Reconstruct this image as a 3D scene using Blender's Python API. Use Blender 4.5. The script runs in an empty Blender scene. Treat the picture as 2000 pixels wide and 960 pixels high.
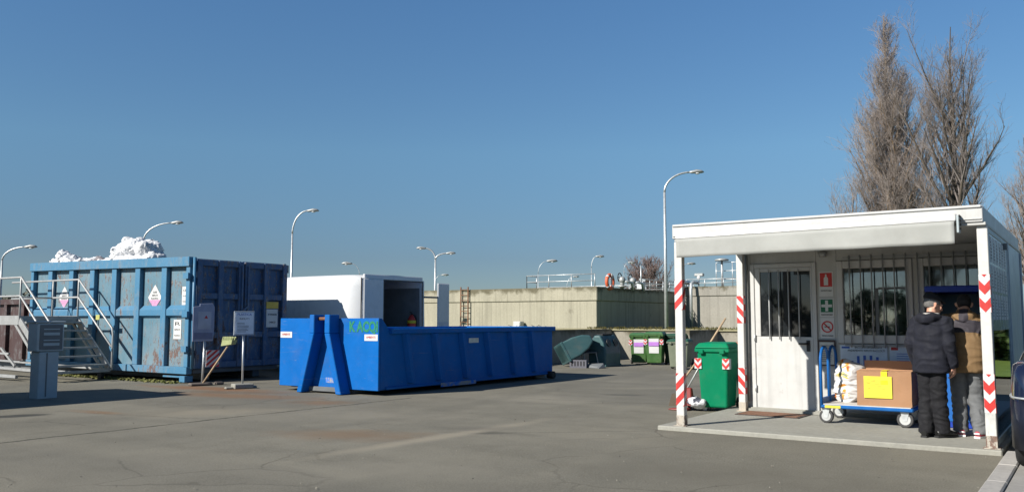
import bpy, bmesh, math, random
from mathutils import Vector, Matrix, noise
R = math.radians
rnd = random.Random(7)
scene = bpy.context.scene
col = scene.collection

# ------------------------------------------------------------------ camera, sky, sun, exposure
cam_d = bpy.data.cameras.new('camera'); cam = bpy.data.objects.new('camera', cam_d); col.objects.link(cam)
cam_d.lens = 1690 / 2000 * 36; cam_d.sensor_width = 36; cam_d.clip_start = 0.05; cam_d.clip_end = 3000
cam.location = (0, 0, 1.42); cam.rotation_euler = (R(90) + math.atan(144 / 1690), 0, R(34.2))
scene.camera = cam
SUN_H = Vector((-0.407, -0.914, 0)).normalized(); SUN_EL = R(32.5)
world = bpy.data.worlds.new('World'); scene.world = world; world.use_nodes = True
wn = world.node_tree; wn.nodes.clear()
sky = wn.nodes.new('ShaderNodeTexSky'); sky.sky_type = 'NISHITA'; sky.sun_disc = False
sky.sun_elevation = SUN_EL; sky.sun_rotation = math.atan2(SUN_H.x, SUN_H.y) % (2 * math.pi)
sky.altitude = 0; sky.air_density = 0.8; sky.dust_density = 0.2; sky.ozone_density = 4.0
bg = wn.nodes.new('ShaderNodeBackground'); bg.inputs['Strength'].default_value = 0.06
wo = wn.nodes.new('ShaderNodeOutputWorld')
# winter air: the band near the horizon is duller than the clear Nishita sky
wc = wn.nodes.new('ShaderNodeTexCoord'); wx = wn.nodes.new('ShaderNodeSeparateXYZ'); wr = wn.nodes.new('ShaderNodeValToRGB')
wn.links.new(wc.outputs['Generated'], wx.inputs[0]); wn.links.new(wx.outputs[2], wr.inputs[0])
el_ = wr.color_ramp.elements
while len(el_) < 5: el_.new(.5)
for e_, (p_, c_) in zip(el_, ((.0, (.43, .45, .47)), (.07, (.46, .49, .51)), (.19, (.71, .84, .79)), (.35, (.73, .95, .99)), (.6, (.52, .66, .75)))):
    e_.position = p_; e_.color = (*c_, 1)
wm = wn.nodes.new('ShaderNodeMix'); wm.data_type = 'RGBA'; wm.blend_type = 'MULTIPLY'; wm.inputs[0].default_value = 1
wv = wn.nodes.new('ShaderNodeVectorMath'); wv.operation = 'SCALE'; wv.inputs['Scale'].default_value = 1.4
wn.links.new(sky.outputs[0], wm.inputs[6]); wn.links.new(wr.outputs[0], wm.inputs[7]); wn.links.new(wm.outputs[2], wv.inputs[0]); wn.links.new(wv.outputs[0], bg.inputs[0]); wn.links.new(bg.outputs[0], wo.inputs[0])
sun_d = bpy.data.lights.new('sun', 'SUN'); sun_d.energy = 5.0; sun_d.angle = R(0.53); sun_d.color = (1, .95, .87)
sun = bpy.data.objects.new('sun', sun_d); col.objects.link(sun)
sdir = Vector((SUN_H.x * math.cos(SUN_EL), SUN_H.y * math.cos(SUN_EL), math.sin(SUN_EL)))
sun.rotation_euler = sdir.to_track_quat('Z', 'Y').to_euler(); sun.location = (-20, -45, 40)
scene.view_settings.view_transform = 'Standard'; scene.view_settings.look = 'None'
scene.view_settings.exposure = 0.62; scene.view_settings.gamma = 1

# ------------------------------------------------------------------ materials
def lin(r, g, b):
    f = lambda c: (c / 255 / 12.92) if c / 255 <= .04045 else ((c / 255 + .055) / 1.055) ** 2.4
    return (f(r), f(g), f(b))
def mul(c, k): return tuple(min(1, x * k) for x in c)
class NT:
    def __init__(s, name):
        s.m = bpy.data.materials.new(name); s.m.use_nodes = True; s.t = s.m.node_tree
        s.p = s.t.nodes['Principled BSDF']; s.o = s.t.nodes['Material Output']
    def n(s, typ, **kw):
        nd = s.t.nodes.new(typ)
        for k, v in kw.items():
            if k in ('operation', 'blend_type', 'data_type', 'noise_dimensions', 'feature', 'musgrave_type', 'wave_type', 'bands_direction', 'distance', 'interpolation_type', 'clamp'): setattr(nd, k, v)
            else: nd.inputs[k].default_value = v
        return nd
    def l(s, a, b): s.t.links.new(a, b)
    def coord(s, kind='Object', scale=(1, 1, 1)):
        if kind == 'World': src = s.n('ShaderNodeNewGeometry').outputs['Position']
        else: src = s.n('ShaderNodeTexCoord').outputs[kind]
        mp = s.n('ShaderNodeMapping'); mp.inputs['Scale'].default_value = scale; s.l(src, mp.inputs[0]); return mp.outputs[0]
    def noise(s, vec, scale, detail=4, rough=.55, dist=0):
        nd = s.n('ShaderNodeTexNoise', Scale=scale, Detail=detail, Roughness=rough, Distortion=dist); s.l(vec, nd.inputs['Vector']); return nd.outputs['Fac']
    def ramp(s, fac, stops):
        r = s.n('ShaderNodeValToRGB'); e = r.color_ramp.elements
        while len(e) < len(stops): e.new(.5)
        for i, (p, c) in enumerate(stops):
            e[i].position = p; e[i].color = (*c, 1) if isinstance(c, tuple) else (c, c, c, 1)
        s.l(fac, r.inputs[0]); return r.outputs[0]
    def math(s, op, a, b=None, c=None):
        m = s.n('ShaderNodeMath', operation=op)
        for i, v in enumerate((a, b, c)):
            if v is None: continue
            if isinstance(v, (int, float)): m.inputs[i].default_value = v
            else: s.l(v, m.inputs[i])
        return m.outputs[0]
    def mix(s, fac, a, b, blend='MIX'):
        m = s.n('ShaderNodeMix', data_type='RGBA', blend_type=blend)
        for i, v in ((0, fac), (6, a), (7, b)):
            if isinstance(v, tuple): m.inputs[i].default_value = (*v, 1)
            elif isinstance(v, (int, float)): m.inputs[i].default_value = v
            else: s.l(v, m.inputs[i])
        return m.outputs[2]
    def bump(s, h, strength=.3, dist=.02):
        b = s.n('ShaderNodeBump', Strength=strength, Distance=dist); s.l(h, b.inputs['Height']); s.l(b.outputs[0], s.p.inputs['Normal'])
    def base(s, c):
        if isinstance(c, tuple): s.p.inputs['Base Color'].default_value = (*c, 1)
        else: s.l(c, s.p.inputs['Base Color'])
    def set(s, **kw):
        for k, v in kw.items(): s.p.inputs[k.replace('_', ' ')].default_value = v
    def xyz(s, vec):
        n = s.n('ShaderNodeSeparateXYZ'); s.l(vec, n.inputs[0]); return n.outputs

def plain(name, c, rough=.6, var=.12, scale=6, metal=0, spec=.4, bump=0, bscale=60, coat=0, dirt=0, streak=0, scratch=0):
    """paint / plastic / cloth with uneven tone and a little grime"""
    t = NT(name); v = t.coord()
    f = t.noise(v, scale, 5, .6)
    cc = t.ramp(f, [(.3, mul(c, 1 - var)), (.7, mul(c, 1 + var))])
    if dirt:
        d = t.ramp(t.noise(v, scale * .7 + 1.3, 7, .7), [(.5, 0.0), (.72, dirt)])
        cc = t.mix(d, cc, (.16, .13, .1))
    if streak:
        s1 = t.noise(t.coord('Object', (7, 7, .35)), 1.4, 6, .65)
        cc = t.mix(t.ramp(s1, [(.5, 0.0), (.72, streak)]), cc, mul(c, .55))
        s2 = t.noise(t.coord('Object', (1, 1, 1)), 9, 6, .75)
        cc = t.mix(t.ramp(s2, [(.62, 0.0), (.7, streak)]), cc, (.2, .15, .1))
    if scratch:
        for sc_, th_ in (((.5, .5, 9), .64), ((2, 2, 14), .66), ((11, 11, .8), .67)):
            s3 = t.noise(t.coord('Object', sc_), 1.7, 5, .7, .2)
            cc = t.mix(t.ramp(s3, [(th_, 0.0), (th_ + .05, scratch)]), cc, tuple(x * .5 + .12 for x in c))
        s4 = t.noise(v, 11, 7, .8); big_ = t.noise(v, 1.1, 3)
        cc = t.mix(t.math('MULTIPLY', t.ramp(s4, [(.6, 0.0), (.63, 1.0)]), t.ramp(big_, [(.52, 0.0), (.62, scratch)])), cc, (.1, .07, .05))
        bump = max(bump, .12); bscale = 2.2
    t.base(cc); t.set(Roughness=rough, Metallic=metal); t.p.inputs['Specular IOR Level'].default_value = spec
    if coat: t.p.inputs['Coat Weight'].default_value = coat
    rr = t.ramp(t.noise(v, scale * 2.1, 3), [(.3, max(0, rough - .08)), (.7, min(1, rough + .1))]); t.l(rr, t.p.inputs['Roughness'])
    if bump: t.bump(t.noise(v, bscale, 4), bump, .01 if not scratch else .12)
    return t.m

def rusty(name, c, amount=.5, rough=.5, scale=3.0, fade=.35, streak=True, fl_up=0.0):
    """old steel paint: bleached areas, peeled patches baring rust, runs below them"""
    t = NT(name); v = t.coord()
    fadec = tuple(x * (1 - fade) + .3 * fade for x in c)
    big = t.noise(v, .8, 4, .6)
    cc = t.ramp(big, [(.35, mul(c, .9)), (.68, fadec)])
    fine = t.noise(v, 22, 5, .7)
    cc = t.mix(.22, cc, t.ramp(fine, [(.3, mul(c, .6)), (.7, mul(c, 1.3))]))
    sv = t.coord('Object', (1, 1, .5))
    n1 = t.noise(sv, scale * 2.1, 9, .72, .3)
    n2 = t.noise(t.coord('Object', (1, 1, 1)), .7, 3)
    msk = t.math('ADD', n1, t.math('MULTIPLY', t.math('SUBTRACT', n2, .5), .8))
    lo = .74 - .13 * amount
    m1 = t.ramp(msk, [(lo, 0.0), (lo + .03, 1.0)])
    halo = t.ramp(msk, [(lo - .16, 0.0), (lo - .02, .75)])
    cc = t.mix(halo, cc, t.mix(.5, (.2, .22, .22), c))
    rustc = t.ramp(t.noise(v, 34, 4), [(.3, (.06, .035, .03)), (.55, (.13, .065, .045)), (.75, (.2, .14, .12))])
    cc = t.mix(t.math('MULTIPLY', m1, .85), cc, rustc)
    fl = t.noise(t.coord('Object', (1, 1, .35)), 13, 5, .75, .2)
    flm = t.math('MULTIPLY', t.ramp(fl, [(.6 - .07 * fl_up, 0.0), (.66 - .06 * fl_up, 1.0)]), t.ramp(t.math('ADD', n2, t.math('MULTIPLY', t.math('ADD', t.math('MULTIPLY', t.xyz(v)[2], .08), t.math('MULTIPLY', t.xyz(v)[0], .022)), fl_up)), [(.45, 0.0), (.66, min(1, amount * 1.6))]))
    cc = t.mix(flm, cc, t.ramp(t.noise(v, 21, 2), [(.4, (.09, .075, .07)), (.5, (.14, .08, .06)), (.6, (.2, .2, .19))]))
    if streak:
        st = t.noise(t.coord('Object', (9, 9, .5)), 1.6, 5, .6)
        sm = t.ramp(st, [(.6, 0.0), (.8, .4 * amount)])
        cc = t.mix(sm, cc, (.14, .08, .055))
    t.base(cc); rr = t.mix(m1, (rough,) * 3, (.9,) * 3); t.l(rr, t.p.inputs['Roughness'])
    t.bump(t.math('ADD', t.math('MULTIPLY', m1, -.5), t.noise(v, 1.7, 2)), .35, .03)
    return t.m

def asphalt_mat():
    t = NT('worn_asphalt'); v = t.coord('World'); x = t.xyz(v)
    big = t.noise(v, .3, 6, .66, .4)
    cc = t.ramp(big, [(.36, (0.119, 0.110, 0.086)), (.5, (0.151, 0.142, 0.112)), (.7, (0.190, 0.177, 0.142))])
    mid = t.noise(v, 1.6, 6, .65)
    cc = t.mix(.55, cc, t.ramp(mid, [(.36, (0.110, 0.102, 0.080)), (.64, (0.207, 0.194, 0.156))]))
    # long tyre-worn lanes running along the yard
    lane = t.noise(t.coord('World', (.12, .9, 1)), .8, 4, .5, .5)
    cc = t.mix(t.ramp(lane, [(.48, 0.0), (.62, .6)]), cc, (0.218, 0.202, 0.158))
    lane2 = t.noise(t.coord('World', (.7, .12, 1)), .7, 4, .5, .6)
    cc = t.mix(t.ramp(lane2, [(.52, 0.0), (.64, .6)]), cc, (0.099, 0.095, 0.078))
    fine = t.noise(v, 55, 3, .7)
    cc = t.mix(.42, cc, t.ramp(fine, [(.25, (0.049, 0.047, 0.037)), (.5, (0.147, 0.139, 0.110)), (.75, (0.296, 0.273, 0.220))]))
    vor = t.n('ShaderNodeTexVoronoi', Scale=90); t.l(v, vor.inputs['Vector'])
    cc = t.mix(t.ramp(vor.outputs['Distance'], [(.08, .5), (.2, 0.0)]), cc, (0.296, 0.281, 0.227))
    def spot(px, py, rx, ry, colr, k, edge=.5, nz=.5, ang=0):
        nonlocal cc
        dx = t.math('SUBTRACT', x[0], px); dy = t.math('SUBTRACT', x[1], py)
        ca, sa = math.cos(ang), math.sin(ang)
        ux = t.math('ADD', t.math('MULTIPLY', dx, ca / rx), t.math('MULTIPLY', dy, sa / rx))
        uy = t.math('ADD', t.math('MULTIPLY', dx, -sa / ry), t.math('MULTIPLY', dy, ca / ry))
        d = t.math('SQRT', t.math('ADD', t.math('MULTIPLY', ux, ux), t.math('MULTIPLY', uy, uy)))
        d = t.math('ADD', d, t.math('MULTIPLY', t.math('SUBTRACT', t.noise(v, 2.2, 6, .7), .5), nz * 2))
        cc = t.mix(t.ramp(d, [(edge, k), (1.0, 0.0)]), cc, colr)
    spot(-13.6, 10.7, 2.3, .6, (0.190, 0.099, 0.046), .8, .3, .7, .2)
    spot(-15.4, 11.5, 2.4, .55, (0.2, 0.098, 0.045), .95, .35, .7, .1)
    spot(-14.2, 11.2, 1.6, .35, (0.12, 0.075, 0.045), .7, .3, .7, .3)
    spot(-12.9, 7.6, .75, .22, (0.176, 0.096, 0.046), .6, .3, .7, .1)
    spot(-7.75, 7.9, 1.3, .7, (0.176, 0.112, 0.063), .55, .2, .7, .4)
    spot(-11.2, 10.6, .9, .5, (0.170, 0.096, 0.050), .6, .2, .7, .2)
    spot(-13.4, 6.6, .55, .22, (0.035, 0.036, 0.033), .85, .7, .35, 1.2)  # short cast shadow of something unseen on the left, painted into the asphalt colour
    spot(-6.6, 8.95, .55, .18, (0.064, 0.061, 0.050), .6, .3, .7, .5)
    spot(-7.64, 14.9, .55, .22, (0.064, 0.061, 0.052), .75, .5, .6, .3)
    spot(-11.5, 8.6, 1.6, .9, (0.233, 0.205, 0.152), .55, .2, .7, .9)
    spot(-6.75, 8.4, .22, 2.6, (0.252, 0.226, 0.173), .8, .3, .45, -.04)
    spot(-9.3, 9.6, 2.2, 1.1, (0.221, 0.204, 0.162), .5, .1, .8, .5)
    spot(-8.3, 13.5, 1.6, 1.0, (0.232, 0.214, 0.171), .55, .1, .8, .3)
    spot(-5.6, 6.4, 1.5, .9, (0.206, 0.191, 0.152), .5, .1, .8, .6)
    spot(-6.9, 9.3, .9, .35, (0.103, 0.097, 0.081), .5, .2, .8, .5)
    spot(-7.9, 16.7, 1.5, .35, (0.240, 0.221, 0.169), .6, .3, .6, .6)
    spot(-3.0, 7.8, 1.8, .8, (0.116, 0.108, 0.085), .6, .2, .7, .2)
    ve = t.n('ShaderNodeTexVoronoi', feature='DISTANCE_TO_EDGE', Scale=.55)
    wv_ = t.n('ShaderNodeVectorMath'); wv_.operation = 'ADD'; nz_ = t.n('ShaderNodeTexNoise', Scale=1.4, Detail=5.0); t.l(v, nz_.inputs['Vector'])
    sc2 = t.n('ShaderNodeVectorMath'); sc2.operation = 'SCALE'; sc2.inputs['Scale'].default_value = .5; t.l(nz_.outputs['Color'], sc2.inputs[0])
    t.l(v, wv_.inputs[0]); t.l(sc2.outputs[0], wv_.inputs[1]); t.l(wv_.outputs[0], ve.inputs['Vector'])
    crk = t.math('MULTIPLY', t.ramp(ve.outputs['Distance'], [(.003, .5), (.012, 0.0)]), t.ramp(t.noise(v, .35, 3), [(.52, 0.0), (.6, 1.0)]))
    cc = t.mix(crk, cc, (0.062, 0.056, 0.044))
    pt = t.noise(v, .16, 2, .4)
    cc = t.mix(t.ramp(pt, [(.55, 0.0), (.57, .28)]), cc, (0.108, 0.102, 0.085))
    # the seam between two lays of asphalt and some finer cracks
    def seam(ax, ay, bx, by, w, k):
        nonlocal cc
        L = math.hypot(bx - ax, by - ay); nx, ny = -(by - ay) / L, (bx - ax) / L
        d = t.math('ADD', t.math('MULTIPLY', t.math('SUBTRACT', x[0], ax), nx), t.math('MULTIPLY', t.math('SUBTRACT', x[1], ay), ny))
        d = t.math('ADD', d, t.math('MULTIPLY', t.math('SUBTRACT', t.noise(v, 1.1, 6, .7), .5), .34))
        d = t.math('ABSOLUTE', d)
        g = t.ramp(t.noise(v, 1.3, 3), [(.3, .35), (.5, 1.0)])
        m = t.math('MULTIPLY', t.ramp(d, [(w * .5, k), (w * 1.6, 0.0)]), g)
        u = t.math('ADD', t.math('MULTIPLY', t.math('SUBTRACT', x[0], ax), (bx - ax) / L / L), t.math('MULTIPLY', t.math('SUBTRACT', x[1], ay), (by - ay) / L / L))
        inside = t.math('MULTIPLY', t.math('GREATER_THAN', u, 0), t.math('LESS_THAN', u, 1))
        cc = t.mix(t.math('MULTIPLY', m, inside), cc, (0.035, 0.034, 0.026))
    seam(-10.68, 3.0, -10.5, 12.2, .03, .9)
    seam(-6.6, 8.9, -4.7, 10.5, .012, .6)
    seam(-13.6, 7.3, -10.6, 8.0, .012, .55)
    seam(-9.2, 13.2, -5.0, 13.9, .015, .5)
    t.base(cc); t.set(Roughness=.88); t.p.inputs['Specular IOR Level'].default_value = .25
    t.bump(t.math('ADD', t.math('MULTIPLY', fine, .5), t.math('MULTIPLY', mid, .6)), .45, .02)
    return t.m

def concrete_mat(name, c, streak=.4, moss=0, top=3.0, rough=.85, stains=.4, joints=0):
    t = NT(name); v = t.coord('World'); x = t.xyz(v)
    cc = t.ramp(t.noise(v, .7, 6, .65), [(.3, mul(c, .82)), (.7, mul(c, 1.12))])
    cc = t.mix(.3, cc, t.ramp(t.noise(v, 14, 5, .7), [(.3, mul(c, .6)), (.7, mul(c, 1.25))]))
    if streak:
        s = t.noise(t.coord('World', (2.2, 2.2, .12)), 1.3, 6, .65)
        cc = t.mix(t.ramp(s, [(.5, 0.0), (.74, streak)]), cc, mul(c, .45))
        s2 = t.noise(t.coord('World', (3.5, 3.5, .08)), 1.9, 4, .6)
        cc = t.mix(t.ramp(s2, [(.58, 0.0), (.7, streak * .6)]), cc, mul(c, 1.35))
    if joints:
        fx = t.math('ABSOLUTE', t.math('SUBTRACT', t.math('FRACT', t.math('DIVIDE', t.math('ADD', x[0], x[1]), joints)), .5))
        jm = t.ramp(fx, [(.0, .55), (.012, .0)])
        cc = t.mix(t.math('MULTIPLY', jm, t.ramp(t.noise(v, 1.2, 3), [(.35, .3), (.6, 1.0)])), cc, mul(c, .35))
        s3 = t.noise(t.coord('World', (6, 6, .05)), 1.2, 5, .6)
        cc = t.mix(t.ramp(s3, [(.53, 0.0), (.66, .4)]), cc, mul(c, .5))
    if moss:
        h = t.math('SUBTRACT', top, x[2])
        n = t.noise(v, 1.7, 6, .7)
        mm = t.math('SUBTRACT', t.math('MULTIPLY', n, 1.0), t.math('MULTIPLY', h, 1.1))
        cc = t.mix(t.ramp(mm, [(.22, 0.0), (.42, moss)]), cc, (.075, .065, .035))
        cc = t.mix(t.ramp(t.noise(v, .9, 6, .75), [(.62, 0.0), (.7, stains)]), cc, (.13, .115, .08))
    t.base(cc); t.set(Roughness=rough); t.p.inputs['Specular IOR Level'].default_value = .2
    t.bump(t.noise(v, 9, 6, .7), .35, .03)
    return t.m

def glass_mat(name, tint=(.02, .025, .03), rough=.03):
    t = NT(name); t.base(tint); t.set(Roughness=rough, IOR=1.52); t.p.inputs['Specular IOR Level'].default_value = .8
    return t.m
def clear_glass(name, refl=.12, tint=(.85, .9, .9)):
    t = NT(name); t.t.nodes.remove(t.p)
    tr = t.n('ShaderNodeBsdfTransparent'); tr.inputs[0].default_value = (*tint, 1)
    gl = t.n('ShaderNodeBsdfGlossy', Roughness=.03); gl.inputs[0].default_value = (1, 1, 1, 1)
    fr = t.n('ShaderNodeFresnel', IOR=1.5)
    f = t.math('ADD', t.math('MULTIPLY', fr.outputs[0], .85), refl)
    mx = t.n('ShaderNodeMixShader'); t.l(f, mx.inputs[0]); t.l(tr.outputs[0], mx.inputs[1]); t.l(gl.outputs[0], mx.inputs[2]); t.l(mx.outputs[0], t.o.inputs[0])
    return t.m
def leaf_mat(name, c1, c2, scale=3):
    t = NT(name); f = t.noise(t.coord('World'), scale, 4, .7)
    t.base(t.ramp(f, [(.3, c1), (.7, c2)])); t.set(Roughness=.7); t.p.inputs['Specular IOR Level'].default_value = .25
    return t.m

# ------------------------------------------------------------------ mesh builder
class MB:
    def __init__(s): s.bm = bmesh.new(); s.mi = 0
    def _f(s, vs, smooth=False):
        try:
            f = s.bm.faces.new(vs); f.material_index = s.mi; f.smooth = smooth; return f
        except ValueError: return None
    def box(s, x0, x1, y0, y1, z0, z1):
        V = [s.bm.verts.new(p) for p in ((x0, y0, z0), (x1, y0, z0), (x1, y1, z0), (x0, y1, z0), (x0, y0, z1), (x1, y0, z1), (x1, y1, z1), (x0, y1, z1))]
        for q in ((3, 2, 1, 0), (4, 5, 6, 7), (0, 1, 5, 4), (1, 2, 6, 5), (2, 3, 7, 6), (3, 0, 4, 7)): s._f([V[i] for i in q])
        return s
    def hexa(s, P):
        V = [s.bm.verts.new(p) for p in P]
        for q in ((3, 2, 1, 0), (4, 5, 6, 7), (0, 1, 5, 4), (1, 2, 6, 5), (2, 3, 7, 6), (3, 0, 4, 7)): s._f([V[i] for i in q])
        return s
    def bar(s, a, b, w, h, up=(0, 0, 1)):
        a, b = Vector(a), Vector(b); d = (b - a).normalized(); sd = d.cross(Vector(up))
        if sd.length < 1e-4: sd = Vector((1, 0, 0))
        sd.normalize(); u = sd.cross(d)
        P = []
        for e in (a, b):
            P += [e - sd * w / 2 - u * h / 2, e + sd * w / 2 - u * h / 2, e + sd * w / 2 + u * h / 2, e - sd * w / 2 + u * h / 2]
        V = [s.bm.verts.new(p) for p in P]
        for q in ((0, 3, 2, 1), (4, 5, 6, 7), (0, 1, 5, 4), (1, 2, 6, 5), (2, 3, 7, 6), (3, 0, 4, 7)): s._f([V[i] for i in q])
        return s
    def tube(s, pts, r, n=8, caps=True, el=None, side=None):
        """pts swept with radius r (number or list); el = list of (a, b) ellipse radii"""
        pts = [Vector(p) for p in pts]; rings = []; prev = None
        for i, p in enumerate(pts):
            d = (pts[min(i + 1, len(pts) - 1)] - pts[max(i - 1, 0)]).normalized()
            if prev is None:
                ref = Vector(side) if side else (Vector((1, 0, 0)) if abs(d.x) < .9 else Vector((0, 1, 0)))
                u = (ref - d * ref.dot(d)).normalized()
            else: u = (prev - d * prev.dot(d)).normalized()
            prev = u; w = d.cross(u)
            if el: a, b = el[i]
            else: a = b = (r[i] if isinstance(r, (list, tuple)) else r)
            rings.append([s.bm.verts.new(p + u * math.cos(2 * math.pi * k / n) * a + w * math.sin(2 * math.pi * k / n) * b) for k in range(n)])
        for A, B in zip(rings, rings[1:]):
            for k in range(n): s._f([A[k], A[(k + 1) % n], B[(k + 1) % n], B[k]], n > 4)
        if caps: s._f(rings[0][::-1]); s._f(rings[-1])
        return s
    def cyl(s, a, b, r, n=16): return s.tube([a, b], r, n)
    def prism(s, poly, axis, a0, a1):
        """poly in the two other axes, extruded along axis"""
        def P(q, t): return {'x': (t, q[0], q[1]), 'y': (q[0], t, q[1]), 'z': (q[0], q[1], t)}[axis]
        A = [s.bm.verts.new(P(q, a0)) for q in poly]; B = [s.bm.verts.new(P(q, a1)) for q in poly]; n = len(poly)
        s._f(A[::-1]); s._f(B)
        for k in range(n): s._f([A[k], A[(k + 1) % n], B[(k + 1) % n], B[k]])
        return s
    def quad(s, *P): s._f([s.bm.verts.new(p) for p in P]); return s
    def ball(s, c, r, n=12, m=8):
        c = Vector(c); rx, ry, rz = r if isinstance(r, (tuple, list)) else (r, r, r); rows = []
        top = s.bm.verts.new(c + Vector((0, 0, rz))); bot = s.bm.verts.new(c - Vector((0, 0, rz)))
        for j in range(1, m):
            t = math.pi * j / m
            rows.append([s.bm.verts.new(c + Vector((rx * math.sin(t) * math.cos(2 * math.pi * k / n), ry * math.sin(t) * math.sin(2 * math.pi * k / n), rz * math.cos(t)))) for k in range(n)])
        for k in range(n):
            s._f([top, rows[0][k], rows[0][(k + 1) % n]], True); s._f([bot, rows[-1][(k + 1) % n], rows[-1][k]], True)
        for A, B in zip(rows, rows[1:]):
            for k in range(n): s._f([A[k], B[k], B[(k + 1) % n], A[(k + 1) % n]], True)
        return s
    def islands(s):
        seen = set(); out = []
        for v in s.bm.verts:
            if v in seen: continue
            st = [v]; grp = []; seen.add(v)
            while st:
                q = st.pop(); grp.append(q)
                for e in q.link_edges:
                    w = e.other_vert(q)
                    if w not in seen: seen.add(w); st.append(w)
            out.append(grp)
        return out
    def build_each(s, name, mat, parent=None, world=False, bevel=0):
        """one object for every separate piece"""
        objs = []
        for grp in s.islands():
            q = MB(); mp = {v: q.bm.verts.new(v.co) for v in grp}
            fs = {f for v in grp for f in v.link_faces}
            for f in fs:
                g = q.bm.faces.new([mp[v] for v in f.verts]); g.smooth = f.smooth
            objs.append(q.build(name, mat, parent, world, bevel))
        s.bm.free(); return objs
    def build(s, name, mat, parent=None, world=False, bevel=0, loc=None, shift=None, seg=1):
        bmesh.ops.recalc_face_normals(s.bm, faces=s.bm.faces)
        if shift: bmesh.ops.translate(s.bm, verts=s.bm.verts, vec=shift)
        if world and parent:
            off = Vector(parent.location); q = parent
            while q.parent: q = q.parent; off += Vector(q.location)
            bmesh.ops.translate(s.bm, verts=s.bm.verts, vec=-off)
        me = bpy.data.meshes.new(name); s.bm.to_mesh(me); s.bm.free()
        for m in (mat if isinstance(mat, (list, tuple)) else [mat]): me.materials.append(m)
        o = bpy.data.objects.new(name, me); col.objects.link(o)
        if parent: o.parent = parent
        if loc is not None: o.location = loc
        if bevel:
            b = o.modifiers.new('bevel', 'BEVEL'); b.width = bevel; b.segments = seg; b.limit_method = 'ANGLE'; b.angle_limit = R(40)
        return o

def remeshed(mb, name, mat, parent, voxel, smooth=4, fold=0, fscale=8, world=False, seedv=0, squash=None):
    """joins closed pieces into one continuous skin"""
    o = mb.build(name, mat, None)
    md = o.modifiers.new('skin', 'REMESH'); md.mode = 'VOXEL'; md.voxel_size = voxel
    sm = o.modifiers.new('soft', 'SMOOTH'); sm.iterations = smooth; sm.factor = .5
    dg = bpy.context.evaluated_depsgraph_get(); ev = o.evaluated_get(dg)
    me = bpy.data.meshes.new_from_object(ev, depsgraph=dg)
    old = o.data; o.modifiers.clear(); o.data = me; bpy.data.meshes.remove(old); me.name = name
    if not me.materials:
        me.materials.append(mat)
    if fold:
        me.update()
        nr = [v.normal.copy() for v in me.vertices]
        for v, nn in zip(me.vertices, nr):
            p = v.co; q = Vector((p.x * fscale, p.y * fscale, p.z * fscale * 1.6 + seedv))
            h = noise.noise(q + Vector((noise.noise(q * .5) * 2, seedv, 0)))
            v.co = p + nn * fold * (1 - abs(h) * 2.4)
    for p in me.polygons: p.use_smooth = True
    if parent: o.parent = parent
    return o

def text(body, size, loc, rot, mat, parent, name='lettering', ext=.002, align='CENTER', width=None, world=True, bold=0.0):
    cu = bpy.data.curves.new(name, 'FONT'); cu.body = body; cu.size = size; cu.extrude = ext; cu.align_x = align; cu.align_y = 'CENTER'
    cu.resolution_u = 3; cu.offset = bold
    tmp = bpy.data.objects.new(name, cu); col.objects.link(tmp)
    dg = bpy.context.evaluated_depsgraph_get()
    me = bpy.data.meshes.new_from_object(tmp.evaluated_get(dg), depsgraph=dg)
    bpy.data.objects.remove(tmp); bpy.data.curves.remove(cu)
    me.name = name; me.materials.clear(); me.materials.append(mat)
    if width and len(me.vertices):
        w = max(v.co.x for v in me.vertices) - min(v.co.x for v in me.vertices)
        for v in me.vertices: v.co.x *= width / w
    o = bpy.data.objects.new(name, me); col.objects.link(o)
    if parent:
        o.parent = parent; off = Vector((0, 0, 0))
        if world:
            q = parent
            while q: off += Vector(q.location); q = q.parent
        o.location = Vector(loc) - off
    else: o.location = loc
    o.rotation_euler = rot
    return o
FRONT = (R(90), 0, 0); SIDE = (R(90), 0, R(90))

def tag(o, label=None, cat=None, group=None, kind=None):
    if label: o['label'] = label
    if cat: o['category'] = cat
    if group: o['group'] = group
    if kind: o['kind'] = kind
    return o
def thing(name, label, cat, loc=(0, 0, 0), rotz=0, group=None):
    o = bpy.data.objects.new(name, None); col.objects.link(o); o.empty_display_size = .2
    o.location = loc; o.rotation_euler = (0, 0, rotz)
    return tag(o, label, cat, group)
def dup(root, loc, rotz, label, group=None, scale=None):
    r = root.copy(); col.objects.link(r); r.location = loc; r.rotation_euler = (0, 0, rotz); r['label'] = label
    if group: r['group'] = group
    if scale: r.scale = scale
    for ch in list(root.children):
        c = ch.copy(); col.objects.link(c); c.parent = r
        for g in ch.children:
            d = g.copy(); col.objects.link(d); d.parent = c
    return r
def struct(o): o['kind'] = 'structure'; return o
# ------------------------------------------------------------------ shared materials
M = {}
M['white'] = plain('white_paint', (.475, .475, .46), .45, .05, 3, dirt=.12, streak=.3)
M['panel'] = plain('white_cladding', (.42, .42, .4), .5, .05, 2, dirt=.1, streak=.25)
M['awning'] = plain('awning_cloth', (.315, .32, .3), .85, .07, 2.5, bump=.1, bscale=30, dirt=.12)
M['post'] = rusty('white_post_paint', (.54, .535, .51), .3, .5, 5, .1, True)
M['red'] = plain('signal_red', (.45, .03, .026), .45, .12, 8)
M['refl'] = plain('reflector_white', (.52, .53, .53), .4, .06, 8)
M['galv'] = plain('galvanised_steel', (.5, .52, .52), .42, .15, 9, metal=.55)
M['galv_dull'] = plain('dull_galvanised_steel', (.36, .37, .36), .5, .18, 9, metal=.4)
M['dark'] = plain('dark_rubber', (.018, .018, .019), .75, .2, 10)
M['black'] = plain('black_plastic', (.02, .02, .021), .45, .2, 8)
M['grey'] = plain('grey_enamel', (.36, .42, .44), .5, .08, 3, dirt=.2)
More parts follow.
